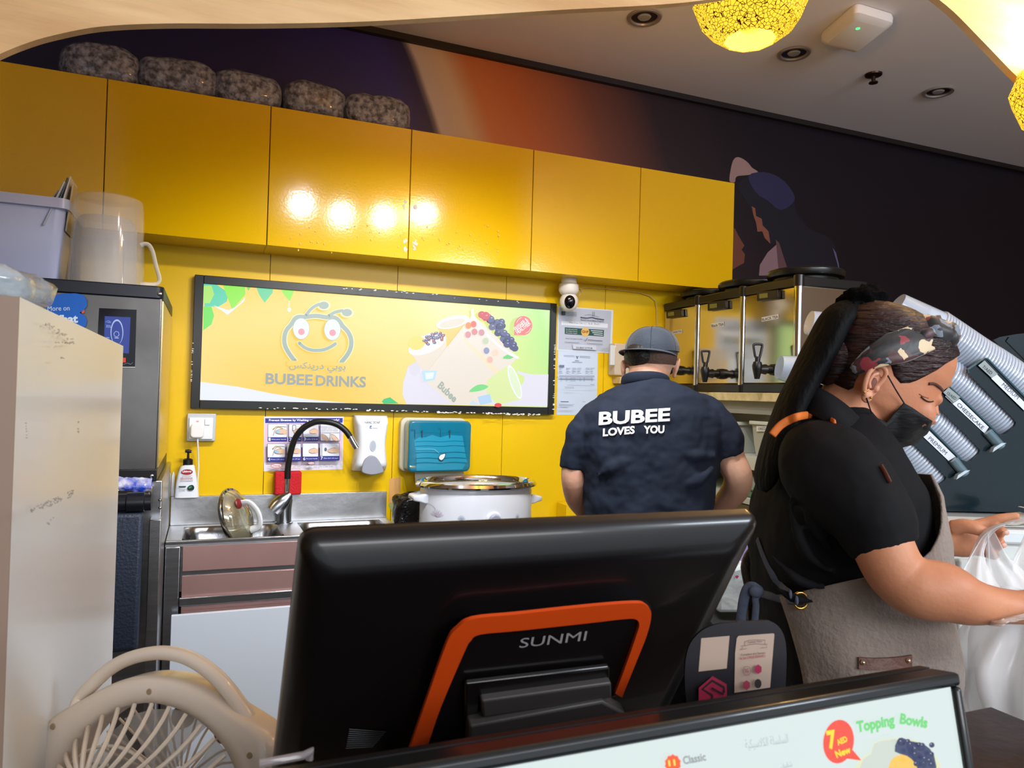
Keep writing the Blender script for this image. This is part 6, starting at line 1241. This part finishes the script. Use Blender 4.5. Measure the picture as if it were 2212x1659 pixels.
# headband
fm = bpy.data.materials.new('floral_cloth'); fm.use_nodes = True; nt = fm.node_tree; b = nt.nodes['Principled BSDF']; b.inputs['Roughness'].default_value = .5; b.inputs['Sheen Weight'].default_value = .3
tc = nt.nodes.new('ShaderNodeTexCoord'); v1 = nt.nodes.new('ShaderNodeTexVoronoi'); v1.inputs['Scale'].default_value = 46; n1 = nt.nodes.new('ShaderNodeTexNoise'); n1.inputs['Scale'].default_value = 45
mx = nt.nodes.new('ShaderNodeVectorMath'); mx.operation = 'MULTIPLY_ADD'; mx.inputs[1].default_value = (.03, .03, .03); nt.links.new(tc.outputs['Object'], n1.inputs[0]); nt.links.new(n1.outputs['Color'], mx.inputs[0]); nt.links.new(tc.outputs['Object'], mx.inputs[2]); nt.links.new(mx.outputs[0], v1.inputs['Vector'])
sp_ = nt.nodes.new('ShaderNodeSeparateColor'); nt.links.new(v1.outputs['Color'], sp_.inputs[0])
cr_ = nt.nodes.new('ShaderNodeValToRGB'); cr_.color_ramp.interpolation = 'CONSTANT'; el = cr_.color_ramp.elements; el[0].position = 0; el[0].color = (*lin((214, 190, 150)), 1); el[1].position = .22; el[1].color = (*lin((140, 44, 54)), 1)
for p_, c_ in ((.42, (120, 128, 142)), (.58, (70, 28, 32)), (.75, (16, 14, 16))): e = el.new(p_); e.color = (*lin(c_), 1)
nt.links.new(sp_.outputs[0], cr_.inputs[0]); mm = nt.nodes.new('ShaderNodeMix'); mm.data_type = 'RGBA'
ms = mth(nt, 'LESS_THAN', v1.outputs['Distance'], .60); nt.links.new(ms, mm.inputs[0]); mm.inputs[6].default_value = (*lin((18, 15, 17)), 1); nt.links.new(cr_.outputs[0], mm.inputs[7]); nt.links.new(mm.outputs[2], b.inputs['Base Color'])
# band follows the head from behind one ear over the forehead to the other
near = [(1850, 800, 1.130), (1876, 780, 1.117), (1913, 762, 1.112), (1950, 749, 1.118), (1985, 733, 1.133), (2015, 721, 1.155), (2034, 716, 1.178)]
loc = []
for x, y, d in near:
    v = at(x, y, 'd', d)-OH; loc.append((v.dot(ha), v.dot(hb), v.dot(hl)))
loc += [(loc[-1][0]+.003, loc[-1][1]+.002, 0)]+[(a, b, -l) for a, b, l in reversed(loc)]
q = catmull([HP(*v) for v in loc], 3); mb = MB(fm); R = []; N = len(q)-1
for k, p in enumerate(q):
    tn = (q[min(N, k+1)]-q[max(0, k-1)]).normalized(); ou = (p-HP(-.01, .03, 0)); ou = (ou-tn*ou.dot(tn)).normalized(); t_ = tn.cross(ou).normalized()
    wv = .025*(.32+.68*min(1, min(k, N-k)/7)); p = p+ou*.006; R.append([p+t_*(wv*cos(2*pi*i/16))+ou*(.0065*sin(2*pi*i/16)+.0022*sin(i*2.1+k*.6)+.002) for i in range(16)])
mb.rings(R); hbnd = mb.make('headband', wom, smooth=True, ang=180)
kp_ = at(2006, 720, 'd', 1.155); mb = MB(fm)
mb.ball(kp_, .034, .036, .027, (ha*.8+hb*.1).normalized(), hl, (hb*.9-ha*.3).normalized(), 30, 18); mb.ball(at(2030, 733, 'd', 1.165), .021, .038, .030, ha, hl, hb, 24, 14); mb.tube(catmull([at(1975, 738, 'd', 1.13), at(2000, 722, 'd', 1.125), at(2022, 716, 'd', 1.14), at(2038, 735, 'd', 1.15)], 4), [.010]*13, 12)
for v in mb.v: v += (v-kp_).normalized()*.005*noise.noise(v*60)
mb.make('headband_knot', wom, smooth=True, ang=180)
# mask
mk_ = mat('black_mask', (14, 14, 16), .75, bump=.4, bs=28, stretch=(1, 1, 4)); n = 30
top_ = [(1871, 892, 1.134), (1893, 903, 1.130), (1916, 913, 1.128), (1934, 890, 1.130), (1953, 870, 1.134), (1972, 881, 1.147), (1994, 896, 1.17), (2014, 909, 1.2)]
bot_ = [(1866, 918, 1.138), (1872, 936, 1.14), (1882, 950, 1.145), (1890, 958, 1.15), (1898, 962, 1.158), (1908, 964, 1.17), (1918, 965, 1.185), (1926, 965, 1.2)]
TL_ = lambda L_: [(lambda v: (v.dot(ha), v.dot(hb), v.dot(hl)))(at(x, y, 'd', d)-OH) for x, y, d in L_]
ta, ba = TL_(top_), TL_(bot_)
ta = ta[:-1]+[(ta[-1][0], ta[-1][1], 0)]+[(a, b, -l) for a, b, l in reversed(ta[:-1])]; ba = ba[:-1]+[(ba[-1][0], ba[-1][1], 0)]+[(a, b, -l) for a, b, l in reversed(ba[:-1])]
def dens(L_): return [L_[i//3] if i % 3 == 0 else tuple(L_[i//3][c]+(L_[i//3+1][c]-L_[i//3][c])*(i % 3)/3 for c in range(3)) for i in range((len(L_)-1)*3+1)]
ta, ba = dens(ta), dens(ba); mb = MB(mk_); R = []
for j in range(13):
    v_ = j/12; row = []
    for a_, b_ in zip(ta, ba):
        m_ = [a_[c]*(1-v_)+b_[c]*v_ for c in range(3)]; bl_ = sin(v_*pi)**.8; out_ = V3((m_[0], 0, m_[2])); out_ = out_.normalized() if out_.length else out_
        pl = .0009*(1 if int(v_*6) % 2 else -1)
        fr_ = max(0, out_.x)**3; row.append(HP(m_[0]+out_.x*(.006*bl_+pl)+.007*bl_*fr_, m_[1]-.008*bl_*fr_, m_[2]+out_.z*(.006*bl_+pl)))
    R.append(row)
half = len(ta)//2
for row in R:
    for i_ in range(half+1):
        dd_ = (row[i_]-CAM).normalized(); h_ = bvw.ray_cast(CAM, dd_)
        if h_[0] and h_[3] < (row[i_]-CAM).length+.008: row[i_] = CAM+dd_*(h_[3]-.008)
        v = row[i_]-OH; l_ = v.dot(hl)
        if i_ < half: row[-1-i_] = HP(v.dot(ha), v.dot(hb), -l_)
mb.rings(R, False, False); mk = mb.make('face_mask', wom, smooth=True, ang=180); so = mk.modifiers.new('thick', 'SOLIDIFY'); so.thickness = .0015
for pts in (((1953, 871), (1935, 842), (1918, 812), (1908, 800)), ((1883, 893), (1877, 876), (1872, 860))):
    qq = [at(x, y, 'd', dd) for (x, y), dd in zip(pts, (1.128, 1.118, 1.112, 1.115))]; MB(mk_).tube(qq, .0011, 6).make('mask_loop', wom, smooth=True)
# black polo
blk = cloth('black_polo', (17, 17, 20), (1, 1, .7), .45, 10)
mb = MB(blk); torso(mb, T2, DW, y0=880, y1=1440)
limb(mb, [(1755, 962, 1.15, .045), (1782, 1006, 1.085, .066), (1838, 1062, 1.04, .065), (1880, 1115, 1.01, .056), (1900, 1160, 1.0, .049), (1913, 1187, .995, .0445)], 26)
limb(mb, [(1840, 960, 1.30, .06), (1866, 1010, 1.335, .058), (1890, 1080, 1.355, .052), (1905, 1130, 1.36, .047)], 20)
for fp in (((1760, 1010), (1790, 1090), (1850, 1170)), ((1735, 1030), (1752, 1120), (1800, 1200)), ((1700, 1080), (1740, 1190), (1800, 1240)), ((1665, 1200), (1720, 1250), (1790, 1270)), ((1662, 1260), (1710, 1290), (1760, 1300))):
    limb(mb, [(fp[0][0], fp[0][1], 1.07, .003), (fp[1][0], fp[1][1], 1.048, .009), (fp[2][0], fp[2][1], 1.05, .003)], 10, 5)
ps = remesh(mb.make('polo_shirt', wom), .0045, 5); folds(ps, .009, .07, 'polo_folds_b'); bvp = bvh_of(ps)
mb = MB(blk); q = []; cr2 = [(1738, 852, 1.20), (1752, 860, 1.155), (1784, 878, 1.12), (1820, 904, 1.11), (1852, 934, 1.125), (1880, 952, 1.17), (1886, 952, 1.21), (1872, 935, 1.26), (1830, 895, 1.29), (1780, 862, 1.28), (1748, 850, 1.245)]
q = catmull([at(*a[:2], 'd', a[2]) for a in cr2], 5, True); ctr = sum(q, V3())/len(q)
R = []
for p in q:
    o_ = (p-ctr); o_ = (o_-hb*o_.dot(hb)*.3).normalized(); ud = (UU*.8+RR*.35).normalized(); R.append([p+ud*.020-o_*.004, p+ud*.021-o_*.002, p+o_*.008+ud*.002, p+o_*.013-ud*.020, p+o_*.010-ud*.022, p+o_*.003])
R.append(R[0]); mb.rings(R, False); mb.make('collar', wom, smooth=True, ang=180)
# apron (suede look) wrapped over the shirt front
su = mat('grey_suede', (150, 137, 127), .85, bump=.35, bs=140, var=.42, vs=4.5, varc=(108, 92, 82), sheen=.4)
T3 = T2
par_ = lambda y, d: 873+(y-873)*(1.2-.16*sin(radians(d)))/1.2
def atop(d):
    tb_ = [(0, 1018), (40, 1018), (48, 1075), (58, 1135), (70, 1182), (84, 1215), (100, 1240), (125, 1264), (153, 1286)]
    for (a, b), (c, e) in zip(tb_, tb_[1:]):
        if a <= d <= c: return par_(b+(e-b)*(d-a)/(c-a), d)
    return par_(1286, 150)
mb = MB(su); NA = 66; R = []
for j in range(31):
    v_ = j/30; row = []
    for k in range(NA+1):
        f = k/NA; th0 = -152+304*f; vv = v_; d = abs(th0); edge_ = 152-16*min(1, vv*1.9); d = d*edge_/152; th = radians(math.copysign(d, th0)); y = atop(abs(th0))+(1640-atop(abs(th0)))*v_
        P_ = body_ring(T3, y, th, DW, .0125+.004*sin(y*.03+d*.1)*min(1, v_*3)); P_ += RH*(.01*max(0, cos(th))**4*(1 if y < 1150 else 0))
        row.append(P_)
    R.append(row)
mb.rings(R, False, False); ap = mb.make('apron', wom, smooth=True, ang=180); so = ap.modifiers.new('thick', 'SOLIDIFY'); so.thickness = .003; so.offset = 1
bva = bvh_of(ap)
def strip(bv_, pts, ra, rb, nm, m, lift=.003, par=wom):
    q = [hit(bv_, x, y, lift) or at(x, y, 'd', 1.06) for x, y in pts]; q = catmull(q, 5); MB(m).tube(q, [(ra, rb)]*len(q), 8, up=UU).make(nm, par, smooth=True, ang=180)
strip(bvp, [(1668, 940), (1684, 921), (1704, 908), (1730, 899), (1758, 897), (1784, 904), (1803, 914)], .006, .0022, 'orange_neck_strap', mat('orange_strap', (214, 110, 34), .6))
tie = mat('grey_tie', (84, 92, 112), .75, bump=.3, bs=60)
strip(bvp, [(1636, 1166), (1648, 1200), (1666, 1238), (1690, 1268), (1708, 1284)], .0065, .002, 'apron_tie', tie, .004); strip(bvp, [(1641, 1281), (1662, 1287), (1690, 1294), (1722, 1297)], .0065, .002, 'apron_tie', tie, .005)
kx = [at(x, y, 'd', d) for x, y, d in ((1640, 1279, 1.10), (1628, 1266, 1.10), (1616, 1270, 1.105), (1608, 1290, 1.11), (1603, 1320, 1.115), (1600, 1350, 1.12))]; MB(tie).tube(catmull(kx, 5), [(.0022, .0075)]*26, 8).make('tie_end', wom, smooth=True, ang=180)
kx = [at(x, y, 'd', d) for x, y, d in ((1640, 1282, 1.10), (1632, 1292, 1.10), (1633, 1310, 1.10), (1630, 1345, 1.105))]; MB(tie).tube(catmull(kx, 5), [(.002, .005)]*16, 8).make('tie_end', wom, smooth=True, ang=180)
MB(tie).ball(at(1634, 1277, 'd', 1.10), .011, .008, .010, RR, FH, UU, 16, 10).make('tie_knot', wom, smooth=True)
g0 = hit(bva, 1729, 1297, .006)
if g0:
    gn_ = -fw; gx = RR; gy = UU; MB(gd).tube([g0+gx*(.0102*cos(2*pi*k/28))+gy*(.0115*sin(2*pi*k/28)) for k in range(28)], .0024, 10, closed=True).make('grommet', wom, smooth=True); MB(mat('grommet_hole', (14, 14, 16), .8)).lathe([(.0080, 0), (.001, .0008)], g0+fw*.001, gn_, 20).make('grommet_hole', wom)
lt = mat('brown_leather', (96, 52, 36), .45, bump=.2, bs=80)
mb = MB(lt); L2 = [(1853, 1419), (1885, 1421), (1920, 1420), (1950, 1417), (1968, 1414)]; tp_ = [hit(bva, x, y, .002) for x, y in L2]; bt_ = [hit(bva, x, y+25, .002) for x, y in L2]
if all(tp_) and all(bt_):
    n = len(tp_); f_ = [p-fw*.003 for p in tp_+bt_]; mb.add(tp_+bt_+f_, [(2*n+i, 2*n+i+1, 3*n+i+1, 3*n+i) for i in range(n-1)]+[(i, i+1, 2*n+i+1, 2*n+i) for i in range(n-1)]+[(n+i, n+i+1, 3*n+i+1, 3*n+i) for i in range(n-1)]+[(0, n, 3*n, 2*n), (n-1, 2*n-1, 4*n-1, 3*n-1)]); mb.make('leather_tab', wom)
    for x, y in ((1864, 1431), (1962, 1427)): MB(mat('rivet', (214, 190, 160), .25, .9)).ball(hit(bva, x, y, .006), .0036, n=12, m=8).make('rivet', wom, smooth=True)
for x, y, r_ in ((1918, 1043, .007), (1930, 1058, .005)):
    p = hit(bva, x, y, .004) or at(x, y, 'd', 1.1); MB(lt if r_ > .006 else CHROME).ball(p, r_, .003, r_*1.6, RR, fw, (UU-RR*.5).normalized(), 12, 8).make('strap_fitting', wom, smooth=True)
strip(bvp, [(1903, 1006), (1912, 1022), (1922, 1042)], .004, .002, 'leather_loop', lt, .004)
trousers(wom, hip2.x, hip2.y, hip2.z+.10, .175, .125, cloth('navy_trousers', (24, 30, 42)), mat('black_shoe', (16, 16, 18), .4), RH)

# ============ carrier bag in her hands
bgm = mat('thin_white_film', (238, 236, 236), .3, alpha=.62, bump=.35, bs=12, coat=.2)
t = thing('carrier_bag', 'Thin translucent white carrier bag held open by the person in the apron', 'bag', at(2210, 1500, 'd', 1.15))
mb = MB(bgm)
def bagp(u_, v_):
    a = 2*pi*u_; xl = [2112, 2096, 2082, 2086, 2098, 2118][min(5, int(v_*5))]; i_ = min(4, int(v_*5)); f = v_*5-i_; X = [2118, 2100, 2086, 2092, 2106, 2120]
    xl = X[i_]*(1-f)+X[i_+1]*f; xr = 2390; y = 1315+300*v_; cx = (xl+xr)/2; rx = (xr-xl)/2*1.15/FPX
    fold = .010*sin(a*7+v_*3)*(1-v_*.4)+.008*sin(a*13-v_*5)+.014*noise.noise(V3((cos(a)*2.4, sin(a)*2.4, v_*3)))
    c = at(cx, y, 'd', 1.15); return c+RH*((rx+fold)*cos(a))-FH*((.085+.03*v_+fold)*sin(a))+UP*(.012*sin(a*3)*(1-v_))
mb.grid(bagp, 110, 26, True); mb.make('bag_body', t, smooth=True, ang=180)
def strap(pts, w0, nm, tw=0):
    P = catmull([at(x, y, 'd', d) for x, y, d in pts], 6); mb = MB(bgm); N = len(P)-1; W = catmull([(w, 0, 0) for w in w0], 6)
    mb.grid(lambda u_, v_: P[int(round(v_*N))]+RR*((u_-.5)*W[int(round(v_*N))].x)+UU*(.25*(u_-.5)*W[int(round(v_*N))].x)-FH*(.006*sin(u_*9+v_*4)+.004*sin(u_*17)), 14, N); mb.make(nm, t, smooth=True, ang=180)
strap([(2260, 1108, 1.27), (2212, 1122, 1.26), (2165, 1132, 1.262), (2135, 1150, 1.27), (2118, 1180, 1.272), (2108, 1225, 1.25), (2110, 1275, 1.22), (2130, 1330, 1.19)], [.02, .022, .020, .022, .024, .045, .075, .10], 'bag_handle')
strap([(2135, 1150, 1.275), (2150, 1200, 1.28), (2170, 1245, 1.27), (2200, 1300, 1.24), (2230, 1340, 1.2)], [.015, .04, .075, .10, .12], 'bag_handle')
strap([(2240, 1130, 1.30), (2228, 1170, 1.30), (2222, 1220, 1.29), (2230, 1290, 1.26), (2240, 1340, 1.2)], [.03, .05, .08, .12, .13], 'bag_handle')
strap([(2110, 1338, 1.04), (2160, 1345, .93), (2212, 1332, .92), (2290, 1310, .95)], [.012, .02, .04, .06], 'bag_rim')
